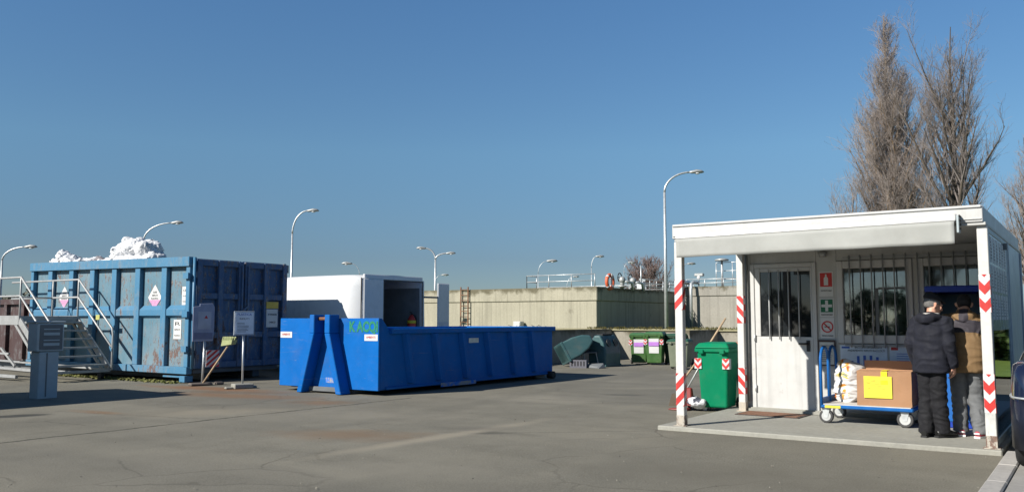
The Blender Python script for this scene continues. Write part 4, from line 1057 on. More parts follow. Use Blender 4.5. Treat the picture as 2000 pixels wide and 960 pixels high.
# ------------------------------------------------------------------ low bright blue skip with hook frame
sk = thing('roll_off_skip', 'low bright blue roll-off skip with hook frame and green graffiti', 'skip', (-12.9, 15.4, 0))
s_ = lambda mb, name, mat, bev=.008, par=None: mb.build(name, mat, par or sk, True, bev)
SX0, SX1, SY0, SY1, SB, SH, SF = -14.33, -11.6, 12.5, 18.72, .105, 1.22, 1.45
m = MB(); m.box(SX0, SX1, SY0, SY0 + .06, SB - .012, SF); s_(m, 'front_panel', M['skip'])
side = [(SY0 + .061, SB), (SY0 + .061, SF - .004), (SY0 + .09, SF - .004), (SY0 + .3, SH), (SY1, SH), (SY1, SB)]
m = MB(); m.prism(side, 'x', SX1 - .055, SX1 - .001); m.prism(side, 'x', SX0 + .001, SX0 + .055); m.box(SX0 + .056, SX1 - .056, SY1 - .06, SY1, SB, SH); m.box(SX0 + .056, SX1 - .056, SY0 + .062, SY1 - .061, SB, SB + .07)
s_(m, 'body', M['skip'], .004)
m = MB()
for sx, e in ((SX1, 1), (SX0, -1)):
    a, b = sx - e * .056, sx + e * .06
    m.box(min(a, b), max(a, b), SY0 + .31, SY1 + .03, SH - .07, SH + .035)
m.box(SX0 - .05, SX1 + .05, SY1 + .031, SY1 + .09, SH - .07, SH + .035)
s_(m, 'top_rail', M['skip'], .012)
m = MB()
for y in (13.3, 14.18, 15.08, 15.98, 16.9, 17.75):
    for sx, e in ((SX1, 1), (SX0, -1)):
        A = [(sx, y - .1, .22), (sx + e * .085, y - .045, .22), (sx + e * .085, y + .045, .22), (sx, y + .1, .22)]
        m.hexa([(q[0], q[1] + .13, .2) for q in A] + [(q[0], q[1] - .06, SH - .072) for q in A])
m.build_each('side_rib', M['skip'], sk, True, .004)
m = MB(); m.box(SX1 + .001, SX1 + .05, SY0 + .2, SY1, SB, .15); m.box(SX0 - .05, SX0 - .001, SY0 + .2, SY1, SB, .15); s_(m, 'bottom_rail', M['skip'])
m = MB(); m.box(-13.55, -13.35, 12.6, 18.5, .012, SB - .002); m.box(-12.5, -12.3, 12.6, 18.5, .012, SB - .002); m.box(-14.2, -11.75, 18.2, 18.6, .02, SB - .003); s_(m, 'skids', M['greydk'], 0)
m = MB(); m.cyl((-11.58, 18.5, .09), (-11.42, 18.5, .09), .09, 14); m.cyl((-14.5, 18.5, .09), (-14.34, 18.5, .09), .09, 14); m.build_each('roller', M['dark'], sk, True)
# hook frame: two leaning beams meeting under the hook bar
m = MB(); d0, d1 = SY0 - .27, SY0 - .001
def beam(xt, xb, w):
    zk = 1.16
    m.hexa([(xb - w / 2, d0, .008), (xb + w / 2, d0, .008), (xb + w / 2, d1, .008), (xb - w / 2, d1, .008), (xt - w / 2, d0, zk), (xt + w / 2, d0, zk), (xt + w / 2, d1, zk), (xt - w / 2, d1, zk)])
    m.box(xt - w / 2, xt + w / 2, d0, d1, zk + .001, 1.52)
beam(-13.12, -13.45, .13); beam(-12.7, -12.37, .14)
hk = s_(m, 'hook_frame', M['skip'], .012)
m = MB(); m.cyl((-13.05, SY0 - .14, 1.44), (-12.775, SY0 - .14, 1.44), .035, 10); s_(m, 'hook_bar', M['rust'], 0, hk)
m = MB(); m.box(-13.38, -12.44, SY0 - .08, SY0 - .003, .03, .12); s_(m, 'cross_member', M['greydk'], .01, hk)
graf = plain('green_spray_paint', (.008, .17, .09), .7, .4, 20)
text('K ACQI', .27, (-11.99, SY0 - .003, 1.28), FRONT, graf, sk, 'graffiti', .0015, width=.74, bold=.012)
def skip_label(x, z, tx, lab):
    m = MB(); m.box(x - .17, x + .17, SY0 - .006, SY0 - .002, z - .06, z + .06); s = s_(m, 'label', M['paper'], 0); s['label'] = lab
    text(tx, .06, (x, SY0 - .0075, z + .005), FRONT, M['red'], s, width=.24)
skip_label(-11.79, 1.085, 'AMBIENTE', 'white label near the right corner'); skip_label(-14.14, 1.12, 'AMBIENTE', 'white label near the left corner')
m = MB(); m.box(SX1 + .0605, SX1 + .066, 15.3, 15.65, .93, 1.03); 
s_(m, 'number_plate', M['galv'], 0).location.x -= .058
m = NT('scraped_paint'); m.base(m.mix(m.ramp(m.noise(m.coord(), 7, 6, .8), [(.45, 0.0), (.55, 1.0)]), (.012, .14, .55), (.3, .28, .25))); m.set(Roughness=.8)
q = MB(); q.box(SX1 + .0505, SX1 + .053, 14.3, 15.5, .06, .14); s_(q, 'scraped_patch', m.m, 0)
q = MB(); q.box(-12.98, -12.68, SY0 - .0045, SY0 - .001, .2, .3); s_(q, 'worn_patch', m.m, 0)

sk.location = (sk.location.x + .35, sk.location.y - .4, 0)

# gas bottle hidden behind the skip's corner
t = thing('gas_bottle', 'pale blue round gas bottle peeping out left of the blue skip', 'gas bottle', (-14.42, 12.95, 0))
m = MB(); m.tube([(0, 0, .02), (0, 0, .06), (0, 0, .16), (0, 0, .3), (0, 0, .42), (0, 0, .5)], [.12, .2, .23, .23, .18, .05], 16); m.build('bottle', plain('pale_blue_paint', (.16, .33, .4), .4), t)
m = MB(); m.cyl((0, 0, .49), (0, 0, .57), .035, 8); m.build('valve', M['galv'], t)

# ------------------------------------------------------------------ white van with open rear doors
van = thing('delivery_van', 'white delivery van with its rear doors open, parked behind the blue skip', 'van', (-18.5, 17.2, 0))
v_ = lambda mb, name, mat, bev=.0, par=None: mb.build(name, mat, par or van, True, bev)
wp = plain('van_white', (.6, .61, .61), .3, .03, 2, coat=.3); VX = -15.68; VY0, VY1 = 16.2, 18.72
secs = []
def vsec(x, zr, zb, tuck, bw):      # half section closed ring in y-z
    yc = (VY0 + VY1) / 2; h = (VY1 - VY0) / 2
    P = [(-h * bw, zb), (-h, zb + .25), (-h, 1.15), (-h + tuck * .35, zr - .3), (-h + tuck, zr - .08), (-h + tuck + .12, zr), (0, zr + .03)]
    P = P + [(-a, b) for a, b in P[-2::-1]]
    return [(x, yc + a, b) for a, b in P]
m = MB()
st_ = [(VX, 2.58, .38), (VX - .9, 2.6, .36), (VX - 2.8, 2.6, .36), (VX - 3.6, 2.58, .36), (VX - 3.95, 2.4, .36), (VX - 4.55, 1.55, .38), (VX - 5.4, 1.2, .4), (VX - 5.6, .95, .45)]
rings = []
for i, (x, zr, zb) in enumerate(st_):
    tk = .1 if zr > 2 else .16
    P = vsec(x, zr, zb, tk, .96)
    if zr < 2:
        P = [(a, b, min(c, zr)) for a, b, c in P]
    rings.append([m.bm.verts.new(p) for p in P])
for A, B in zip(rings, rings[1:]):
    n = len(A)
    for k_ in range(n): m._f([A[k_], A[(k_ + 1) % n], B[(k_ + 1) % n], B[k_]], True)
m._f(rings[-1])
bo = v_(m, 'body', wp, 0)
so = bo.modifiers.new('sheet', 'SOLIDIFY'); so.thickness = .05; so.offset = -1
# rear frame, bulkhead, load floor
m = MB(); yc = (VY0 + VY1) / 2
m.box(VX - .06, VX + .012, VY0 + .03, VY0 + .1, .4, 2.5); m.box(VX - .06, VX + .012, VY1 - .1, VY1 - .03, .4, 2.5); m.box(VX - .06, VX + .012, VY0 + .101, VY1 - .101, 2.47, 2.6); m.box(VX - .1, VX + .05, VY0 + .05, VY1 - .05, .36, .6)
v_(m, 'rear_frame', wp, .015)
m = MB(); m.box(VX - .008, VX + .018, VY0 + .8, VY0 + .84, .6, 2.47); m.box(VX + .0125, VX + .02, VY0 + .82, VY1 - .1, 2.45, 2.475); m.box(VX + .0125, VX + .02, VY1 - .12, VY1 - .095, .6, 2.45); v_(m, 'door_seal', M['black'], 0)
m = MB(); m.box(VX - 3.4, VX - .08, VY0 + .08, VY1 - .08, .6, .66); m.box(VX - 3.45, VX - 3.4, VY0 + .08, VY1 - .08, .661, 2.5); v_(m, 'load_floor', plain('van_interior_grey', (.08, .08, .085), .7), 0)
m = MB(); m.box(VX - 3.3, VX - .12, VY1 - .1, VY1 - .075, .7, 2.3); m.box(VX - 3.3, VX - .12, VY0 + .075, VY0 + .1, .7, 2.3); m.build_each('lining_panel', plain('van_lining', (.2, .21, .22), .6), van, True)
m = MB(); m.box(VX + .014, VX + .06, VY0 + .04, VY0 + .78, .6, 2.48); dl = v_(m, 'rear_door', wp, .02); dl['label'] = 'left rear door, shut'
m = MB(); m.box(VX + .061, VX + .09, VY0 + .68, VY0 + .74, 1.1, 1.25); v_(m, 'handle', M['black'], .004, dl)
dr = MB(); dr.box(VX + .02, VX + .075, VY1 + .5, VY1 + 1.03, .6, 2.46); dr2 = v_(dr, 'rear_door', wp, .025); dr2['label'] = 'right rear door, swung fully open'
m = MB()
for z in (.9, 2.05): m.bar((VX + .03, VY1 - .06, z), (VX + .045, VY1 + .52, z), .04, .05)
[setattr(h, 'parent', dr2) for h in m.build_each('hinge', M['greydk'], van, True)]
m = MB(); m.box(VX + .0755, VX + .085, VY1 + .56, VY1 + .97, .75, 1.35); v_(m, 'door_lining', plain('van_door_lining', (.55, .57, .6), .5), .004, dr2)
m = MB(); m.box(VX - 3.2, VX - 2.7, VY0 - .008, VY0 - .002, 1.35, 1.4); m.box(VX - 2.6, VX - .1, VY0 - .014, VY0 - .003, .95, 1.0); v_(m, 'side_rail', M['greydk'], 0)
m = MB(); m.box(VX - .02, VX + .0, VY0 - .004, VY0 + .02, .6, 2.5); v_(m, 'corner_seam', M['black'], 0)
for wx in (VX - 1.0, VX - 4.6):
    for wy in (VY0 + .02, VY1 - .25):
        m = MB(); m.tube([(wx, wy, .34), (wx, wy + .03, .34), (wx, wy + .2, .34), (wx, wy + .23, .34)], [.3, .34, .34, .3], 22); w = v_(m, 'wheel', M['dark'], 0)
        m = MB(); m.cyl((wx, wy - .006, .34), (wx, wy + .1, .34), .2, 18); v_(m, 'rim', M['galv_dull'], 0, w)
for wy in (VY0 + .04, VY1 - .12):
    m = MB(); m.box(VX + .013, VX + .03, wy + .0, wy + .08, .75, 1.15) if wy > 17 else m.box(VX - .01, VX + .011, wy - .03, wy - .012, .75, 1.15); v_(m, 'tail_light', M['red'], 0)
m = MB(); m.cyl((VX - 5.62, VY0 + .3, .75), (VX - 5.5, VY0 + .3, .75), .1, 12); m.cyl((VX - 5.62, VY1 - .3, .75), (VX - 5.5, VY1 - .3, .75), .1, 12); v_(m, 'headlights', M['galv'], 0)
m = MB(); m.box(VX - 4.75, VX - 3.75, VY0 - .001, VY0 + .02, 1.35, 2.05); v_(m, 'cab_window', M['glass'], 0)
# things inside the van
t = thing('fire_extinguisher', 'red fire extinguisher with a yellow band inside the van doorway', 'fire extinguisher', (VX - .2, VY1 - .32, .66))
m = MB(); m.tube([(0, 0, .0), (0, 0, .03), (0, 0, .75), (0, 0, .86), (0, 0, .9)], [.1, .12, .12, .06, .03], 14); m.build('cylinder', M['red'], t)
m = MB(); m.cyl((0, 0, .66), (0, 0, .745), .1225, 14); m.build('yellow_band', M['yellow'], t)
m = MB(); m.tube([(0, 0, .9), (0, -.03, .98), (.05, -.12, .97)], .018, 6); m.tube([(0, .02, .92), (.02, .16, .85), (.02, .17, .4)], .014, 6); m.build('hose', M['black'], t)
for i, (dx, dy, s_h) in enumerate(((-.8, 1.0, .9), (-1.2, .75, 1.1))):
    t = thing('gas_cylinder', ('grey' if i == 0 else 'taller dull') + ' white cylinder standing ' + ('' if i == 0 else 'deeper ') + 'inside the dark van', 'gas cylinder', (VX + dx, VY0 + dy, .66))
    m = MB(); m.tube([(0, 0, 0), (0, 0, s_h * .8), (0, 0, s_h * .93), (0, 0, s_h)], [.13, .13, .08, .03], 14); m.build('cylinder', plain('cylinder_paint', (.4, .41, .43), .5), t)
    m = MB(); m.cyl((0, 0, s_h), (0, 0, s_h + .12), .05, 8); m.build('valve', M['galv_dull'], t)

# ------------------------------------------------------------------ signs on stands by the blue container
t = thing('sign_stand', 'white framed notice board on a thin pole with a concrete foot', 'sign', (-14.88, 11.9, 0), R(70), 'notice boards by the blue container')
m = MB(); m.box(-.2, .2, -.13, .13, 0, .1); m.box(-.36, -.2, -.06, .06, 0, .04); m.box(.2, .3, -.05, .05, 0, .05); m.build('concrete_foot', conc, t, bevel=.015)
m = MB(); m.tube([(.0, 0, .1), (0, 0, 1.1)], .022, 8); m.build('pole', M['galv'], t)
m = MB(); m.box(-.215, .215, -.025, .0, 1.1, 1.6); m.build('board', plain('board_frame', (.32, .36, .4), .5), t, bevel=.004)
m = MB(); m.box(-.195, .195, -.03, -.0255, 1.125, 1.575); sh = m.build('sheet', plain('notice_sheet', (.68, .7, .72), .5), t)
m = MB(); rg = random.Random(3)
for k_ in range(7): m.box(-.15, -.15 + rg.uniform(.15, .3), -.0325, -.0305, 1.17 + k_ * .03, 1.178 + k_ * .03)
m.build('print', M['ink'], sh)
text('PLASTICA', .07, (0, -.031, 1.53), FRONT, M['blueink'], sh, world=False, width=.3); text('RIFIUTI', .05, (0, -.031, 1.44), FRONT, M['ink'], sh, world=False, width=.2)
t = thing('sign_stand', 'lavender notice board with a torn corner and a thin pole', 'sign', (-16.25, 11.9, 0), R(70), 'notice boards by the blue container')
m = MB(); m.box(-.25, .22, -.12, .12, 0, .06); m.box(.3, .48, -.06, .08, 0, .07); m.build('rubble_foot', plain('dark_rubble', (.12, .1, .085), .9), t, bevel=.02)
m = MB(); m.tube([(.02, 0, .05), (.05, 0, .95)], .024, 8); m.build('pole', M['galv'], t)
m = MB(); m.prism([(-.22, .95), (.22, .96), (.24, 1.2), (.24, 1.7), (.2, 1.78), (-.08, 1.77), (-.08, 1.72), (-.22, 1.7)], 'y', -.02, 0); bd = m.build('board', plain('lavender_board', (.26, .29, .4), .5), t, bevel=.004)
m = MB(); m.box(-.11, .17, -.025, -.0205, 1.22, 1.6); m.build('sheet', plain('lavender_sheet', (.36, .38, .46), .5), bd)
m = MB(); m.prism([(.02, 1.45), (.1, 1.45), (.06, 1.52)], 'y', -.028, -.0255); m.build('red_mark', M['red'], bd)
m = MB(); m.box(-.21, .21, -.026, -.0205, 1.0, 1.14); m.build('lower_field', plain('slate_field', (.14, .16, .26), .5), bd)
t = thing('barrier_panel', 'small red and white striped panel hanging behind the lavender board', 'warning panel', (-16.12, 12.08, .4), R(69))
m = MB(); m.box(-.14, .14, 0, .02, 0, .36); m.build('panel', M['refl'], t)
m = MB()
for k_ in range(-3, 6):
    P = clipz([(-.14, k_ * .12), (.14, k_ * .12 + .25), (.14, k_ * .12 + .31), (-.14, k_ * .12 + .06)], 0, .36)
    if len(P) > 2: m.prism(P, 'y', -.003, -.0005)
m.build('red_stripes', M['red'], t)
t = thing('broom', 'yard broom with a yellow green head leaning between the two boards', 'broom', (-16.22, 11.9, 0))
m = MB(); m.tube([(0, 0, .02), (.68, .14, .88)], .02, 8); m.build('handle', M['wood'], t)
m = MB(); m.hexa([(.5, .08, .86), (.84, .08, .9), (.84, .2, .9), (.5, .2, .86), (.55, .07, .98), (.88, .07, .99), (.88, .21, .99), (.55, .21, .98)])
for i in range(24): m.bar((.53 + i * .0135, .09 + (i % 3) * .05, .97), (.56 + i * .0135 + rnd.gauss(0, .02), .09 + (i % 3) * .05, 1.06), .012, .02)
m.build('head', plain('olive_bristles', (.3, .33, .16), .8), t)

# ------------------------------------------------------------------ wheelie bins
def bin_parts(t, w, d, h, mat, lidmat, labelcol=None, reflect=True, handle=True):
    m = MB(); k = .82
    m.hexa([(-w / 2 * k, -d / 2 * k, .06), (w / 2 * k, -d / 2 * k, .06), (w / 2 * k, d / 2 * .8, .06), (-w / 2 * k, d / 2 * .8, .06), (-w / 2, -d / 2, h * .9), (w / 2, -d / 2, h * .9), (w / 2, d / 2, h * .9), (-w / 2, d / 2, h * .9)])
    m.build('body', mat, t, bevel=.035, seg=3)
    m = MB(); m.box(-w / 2 - .025, w / 2 + .025, -d / 2 - .03, d / 2 + .02, h * .865, h * .925)
    for sx in (-1, 1): m.box(sx * w * .33 - .04, sx * w * .33 + .04, -d / 2 - .055, -d / 2 - .031, h * .84, h * .91)
    m.build('rim', mat, t, bevel=.012)
    m = MB(); z = h * .926
    m.hexa([(-w / 2 - .03, -d / 2 - .05, z), (w / 2 + .03, -d / 2 - .05, z), (w / 2 + .03, d / 2 + .03, z), (-w / 2 - .03, d / 2 + .03, z), (-w / 2 + .03, -d / 2 + .02, h), (w / 2 - .03, -d / 2 + .02, h), (w / 2 - .03, d / 2 - .03, h + .01), (-w / 2 + .03, d / 2 - .03, h + .01)])
    ld = m.build('lid', lidmat, t, bevel=.022, seg=3)
    m = MB(); m.tube([(-w * .36, d / 2 + .02, h * .9), (-w * .36, d / 2 + .1, h * .93), (w * .36, d / 2 + .1, h * .93), (w * .36, d / 2 + .02, h * .9)], .016, 8); m.build('handle', mat, t)
    for sx in (-1, 1):
        m = MB(); m.cyl((sx * (w / 2 - .03), d / 2 - .02, .1), (sx * (w / 2 + .03), d / 2 - .02, .1), .1, 16); m.build('wheel', M['dark'], t)
    if reflect:
        for sx in (-1, 1):
            m = MB(); zc = h * .7; xx = sx * (w / 2 - .02)
            kk = .93
            m.box(xx - .055 - .02 * (sx > 0), xx + .055 - .02 * (sx > 0) - .0, -d / 2 - .003, -d / 2 + .1, zc - .08, zc + .08); rfl = m.build('reflector', M['refl'], t)
            m = MB(); x0 = xx - .055 - .02 * (sx > 0); x1 = x0 + .11
            for dz in (-.085, .015):
                P = clipz([(x0, zc + dz + .06), (xx - .02 * (sx > 0), zc + dz), (x1, zc + dz + .06), (x1, zc + dz + .11), (xx - .02 * (sx > 0), zc + dz + .05), (x0, zc + dz + .11)], zc - .08, zc + .08)
                if len(P) > 2: m.prism(P, 'y', -d / 2 - .006, -d / 2 - .0035)
            m.build('red_chevron', M['red'], rfl)
    if labelcol:
        m = MB(); m.hexa([(-w * .27, -d / 2 * .9 - .006, h * .36), (w * .27, -d / 2 * .9 - .006, h * .36), (w * .27, -d / 2 * .9 + .02, h * .36), (-w * .27, -d / 2 * .9 + .02, h * .36), (-w * .28, -d / 2 - .012, h * .8), (w * .28, -d / 2 - .012, h * .8), (w * .28, -d / 2, h * .8), (-w * .28, -d / 2, h * .8)]); lb_ = m.build('label', M['paper'], t)
        m = MB(); m.box(-w * .275, w * .275, -d / 2 - .016, -d / 2 - .0085, h * .58, h * .7); m.build('purple_band', M['purple'], lb_)
gm = plain('bin_bright_green', (.001, .165, .075), .5, .08, 3, spec=.12, dirt=.1); gm2 = plain('bin_lid_green', (.001, .175, .08), .5, .06, 3, spec=.12, dirt=.1)
t = thing('wheelie_bin', 'bright green wheelie bin with red and white reflectors beside the rear post', 'bin', (-5.06, 13.25, 0), R(4))
bin_parts(t, .5, .6, 1.06, gm, gm2)
t = thing('wheelie_bin', 'dark bin with an orange lid behind the bright green bin', 'bin', (-5.02, 14.35, 0), R(-5))
bin_parts(t, .56, .6, 1.03, plain('bin_dark', (.03, .05, .035), .5), plain('bin_orange', (.5, .16, .05), .5), None, False)
go = plain('bin_olive_green', (.04, .105, .025), .45, .12, 4, dirt=.25); gol = plain('bin_lid_olive', (.045, .12, .045), .45, .1, 4, dirt=.2)
t = thing('wheelie_bin', 'left green bin with a white and purple label, nearest the wall shadow', 'bin', (-12.36, 25.5, 0), R(20), 'bins along the low wall'); bin_parts(t, .56, .6, 1.0, go, gol, True)
dup(t, (-11.78, 25.45, 0), R(14), 'right green bin with a white and purple label, next to the dark bin', 'bins along the low wall', (1.02, 1, 1.04))
t = thing('wheelie_bin', 'dark green bin with shaded side right of the labelled bins', 'bin', (-11.25, 25.9, 0), R(-15), 'bins along the low wall'); bin_parts(t, .58, .7, .98, plain('bin_dark_green', (.02, .045, .025), .5), plain('bin_lid_dark', (.02, .06, .035), .5), None, False)
t = thing('wheelie_bin', 'grey olive bin standing nearest the porch post', 'bin', (-10.15, 23.6, 0), R(10), 'bins along the low wall'); bin_parts(t, .6, .6, .86, plain('bin_grey_olive', (.14, .16, .11), .6, dirt=.3), plain('bin_lid_pine', (.02, .075, .045), .5), None, False)
# bell-shaped bottle bank, upright and tipped
tealm = plain('teal_fibreglass', (.04, .095, .1), .5, .12, 3, dirt=.3)
def bottle_bank(loc, rot, label, holes):
    t = thing('bottle_bank', label, 'recycling bank', loc, 0, 'teal recycling banks'); t.rotation_euler = rot
    prof = [(-.3, 0), (-.3, .4), (-.23, .72), (-.1, .95), (.1, .95), (.23, .72), (.3, .4), (.3, 0)]
    m = MB(); m.prism(prof, 'y', -.5, .5); m.build('shell', tealm, t, bevel=.05, seg=3)
    m = MB(); m.box(-.1, .1, -.3, .3, .951, .99); m.build('lift_bar', M['dark'], t)
    m = MB()
    for dy in (-.2, .25): m.tube([(.22, dy, .72), (.26, dy, .73)], [.11, .12], 14)
    m.build_each('throw_hole', M['black'], t)
    m = MB(); m.box(-.315, .315, -.515, .515, -.0, .07); m.build('base_band', tealm, t, bevel=.01)
bottle_bank((-12.75, 23.85, 0), (0, 0, 0), 'upright teal recycling bank in front of the shaded bay wall', True)
bottle_bank((-13.55, 22.6, .38), (R(-20), R(62), R(25)), 'tipped over teal recycling bank beside the end of the blue skip', True)
# bits of scrap between them
t = thing('crate', 'grey plastic crate on the ground between the two teal banks', 'crate', (-12.95, 22.6, 0), R(20))
m = MB(); m.box(-.25, .25, -.17, .17, 0, .03); m.box(-.25, .25, -.17, -.15, .031, .24); m.box(-.25, .25, .15, .17, .031, .24); m.box(-.25, -.23, -.149, .149, .031, .24); m.box(.23, .25, -.149, .149, .031, .24); m.build('shell', plain('grey_crate', (.12, .12, .14), .6), t)
m = MB()
for i in range(5): m.box(-.2 + i * .09, -.16 + i * .09, -.174, -.1705, .06, .2)
m.build('slots', M['dark'], t)
t = thing('scrap_sheet', 'bent grey scrap sheet on the ground in front of the upright teal bank', 'scrap', (-12.5, 22.7, 0), R(-10))
m = MB(); m.hexa([(-.3, -.1, .0), (.3, -.15, .0), (.32, .2, .0), (-.28, .2, .0), (-.25, -.05, .12), (.2, -.1, .05), (.25, .15, .16), (-.2, .15, .1)]); m.build('sheet', M['greydk'], t, bevel=.02)
t = thing('broken_chair', 'broken pale chair leaning between the two teal banks', 'chair', (-13.0, 23.3, 0), R(40))
m = MB(); m.hexa([(-.22, -.2, .4), (.22, -.2, .42), (.22, .2, .46), (-.22, .2, .44), (-.22, -.2, .43), (.22, -.2, .45), (.22, .2, .49), (-.22, .2, .47)]); m.build('seat', M['greydk'], t)
m = MB(); m.hexa([(-.22, .19, .47), (.22, .19, .48), (.22, .23, .48), (-.22, .23, .47), (-.2, .3, .85), (.2, .3, .86), (.2, .33, .86), (-.2, .33, .85)]); m.build('backrest', M['greydk'], t)
for sx in (-1, 1):
    for sy in (-1, 1):
        m = MB(); m.bar((sx * .19, sy * .17, .42), (sx * .22 + .05, sy * .2, 0), .03, .03); m.build('leg', M['galv_dull'], t)
t = thing('scrap_branch', 'small dry plant sprouting on top of the bay wall', 'plant', (-15.0, 23.0, 1.09))
m = MB(); rg = random.Random(2)
for i in range(26):
    a = rg.uniform(0, 6.28); q = Vector((math.cos(a) * .14, rg.uniform(-.9, .9), rg.uniform(.05, .2)))
    m.tube([(0, q.y, 0), (q.x * .5, q.y + rg.gauss(0, .05), q.z * .6), (q.x, q.y + rg.gauss(0, .1), q.z)], .008, 4)
m.build('stems', leaf_mat('dry_stems', (.05, .045, .02), (.12, .1, .04), 6), t)

# broom, dustpan and rags beside the green bin
t = thing('broom', 'long handled broom leaning on the far side of the bright green bin', 'broom', (-5.62, 13.9, 0))
m = MB(); m.tube([(-.28, -.35, .28), (.12, 0, .95), (.42, .1, 1.45)], .017, 8); m.build('handle', M['wood'], t)
m = MB(); m.hexa([(-.4, -.42, .0), (-.2, -.38, .0), (-.19, -.33, .0), (-.39, -.36, .0), (-.35, -.39, .2), (-.24, -.37, .2), (-.23, -.33, .2), (-.34, -.35, .2)]); m.build('bristles', plain('dark_bristles', (.09, .07, .05), .9), t)
t = thing('shovel', 'red long handled dustpan standing behind the front left post', 'dustpan', (-5.48, 12.95, 0))
m = MB(); m.tube([(-.02, 0, .28), (.3, .35, 1.02)], .013, 8); m.build('handle', M['galv_dull'], t)
m = MB(); m.hexa([(-.17, -.06, .08), (.12, -.1, .08), (.14, .02, .1), (-.13, .06, .1), (-.12, -.04, .36), (.1, -.06, .36), (.11, .0, .36), (-.1, .03, .36)]); m.hexa([(-.28, -.1, .005), (.05, -.12, .005), (.07, .03, .005), (-.26, .05, .005), (-.26, -.09, .03), (.05, -.1, .05), (.07, .02, .05), (-.24, .04, .03)]); m.build('pan', plain('dustpan_red', (.2, .03, .025), .5), t, bevel=.012)
m = MB(); rg = random.Random(6)
for i in range(9): m.ball((rg.uniform(-.2, .2), rg.uniform(-.12, .12), rg.uniform(.04, .16)), (rg.uniform(.08, .13), rg.uniform(.07, .1), rg.uniform(.05, .08)), 10, 7)
rag = NT('patterned_rags'); rag.base(rag.ramp(rag.noise(rag.coord(), 9, 3, .6), [(.4, (.03, .035, .05)), (.48, (.1, .1, .13)), (.52, (.62, .62, .64)), (.7, (.75, .75, .75))])); rag.set(Roughness=.8)
o = remeshed(m, 'rag_pile', rag.m, None, .015, 2, .012, 14); o.location = (-5.38, 13.0, 0); tag(o, 'pile of black and white rags at the foot of the bright green bin', 'rags')
t = thing('plank', 'short upright wooden plank leaning on the wall left of the white door', 'plank', (-4.53, 12.95, .056))
m = MB(); m.hexa([(-.04, -.03, 0), (.03, -.03, 0), (.03, -.005, 0), (-.04, -.005, 0), (-.035, -.002, .52), (.035, -.002, .52), (.035, .02, .52), (-.035, .02, .52)]); m.build('board', plain('orange_wood', (.5, .29, .12), .7, .2, 20), t)
t = thing('door_mat', 'worn brown door mat on the concrete in front of the white door', 'door mat', (-4.0, 12.58, .056), R(-2))
m = MB(); m.box(-.42, .42, -.24, .24, 0, .014); m.build('pile', plain('coir', (.17, .085, .05), .95, .3, 20), t)
m = MB(); m.box(-.46, .46, -.28, -.241, 0, .01); m.box(-.46, .46, .241, .28, 0, .01); m.box(-.46, -.421, -.2405, .2405, 0, .01); m.box(.421, .46, -.2405, .2405, 0, .01); m.build('edge', plain('mat_edge', (.06, .045, .04), .9), t)

# ------------------------------------------------------------------ flatbed trolley, carton and bag
TRX, TRY = -2.6, 12.2
t = thing('platform_trolley', 'blue platform trolley with two hoop handles and grey castors', 'trolley', (TRX, TRY, .056))
m = MB(); m.box(-.56, .58, -.25, .62, .2, .245); m.build('platform', M['trolley'], t, bevel=.012)
m = MB(); m.box(-.53, .55, -.23, .6, .246, .256); m.build('deck_mat', plain('deck_grey', (.5, .48, .45), .6), t)
for y0, y1, lab in ((-.23, .16, 'near hoop handle'), (.2, .6, 'far hoop handle')):
    x = -.545; zt = 1.0; r = (y1 - y0) / 2; yc = (y0 + y1) / 2
    P = [(x, y0, .2), (x, y0, zt - r)] + [(x, yc - r * math.cos(a), zt - r + r * math.sin(a)) for a in [math.pi * i / 10 for i in range(1, 10)]] + [(x, y1, zt - r), (x, y1, .2)]
    m = MB(); m.tube(P, .02, 10); h_ = m.build('hoop_handle', M['trolley'], t); h_['label'] = lab
    m = MB(); m.box(x - .012, x + .012, y0 + .02, y1 - .02, .2, .33); m.build('foot_plate', M['trolley'], h_)
m = MB(); m.box(-.56 - .0145, -.5575, -.16, -.02, .27, .31); m.box(-.5, -.3, -.2535, -.2505, .205, .24); m.build('yellow_label', M['yellow'], t)
def castor(x, y, r, wheelcol, big):
    c = MB(); c.box(x - .05, x + .05, y - .05, y + .05, .185, .199)
    for s in (-1, 1): c.prism([(x - .05, .186), (x + .05, .186), (x + .02, r - .02), (x - .02, r - .02)], 'y', y + s * .034 - .003, y + s * .034 + .003)
    f = c.build('castor', M['galv'], t)
    c = MB(); c.tube([(x, y - .028, r), (x, y - .022, r), (x, y + .022, r), (x, y + .028, r)], [r * .9, r, r, r * .9], 22); c.build('tyre', plain('castor_rubber', (.05, .05, .05), .7), f)
    c = MB(); c.cyl((x, y - .031, r), (x, y + .031, r), r * .66, 18); c.build('rim', wheelcol, f)
pale = plain('castor_rim', (.42, .43, .42), .45)
castor(-.5, -.17, .09, pale, 0); castor(-.5, .52, .09, pale, 0); castor(.47, -.16, .1, pale, 1); castor(.47, .52, .1, pale, 1)
t = thing('cardboard_box', 'large brown carton with a yellow label on the blue trolley', 'carton', (TRX + .22, TRY + .08, .313), R(2))
m = MB(); m.box(-.33, .33, -.26, .24, 0, .44); bmesh.ops.subdivide_edges(m.bm, edges=m.bm.edges[:], cuts=9, use_grid_fill=True)
for v in m.bm.verts:
    q = v.co.copy(); e = min(abs(abs(q.x) - .33), 1); v.co += Vector((noise.noise(q * 5) * .008, noise.noise(q * 5 + Vector((9, 0, 0))) * .009, (noise.noise(q * 6 + Vector((0, 9, 0))) * .006) if q.z > .05 else 0))
m.build('carton', M['card'], t)
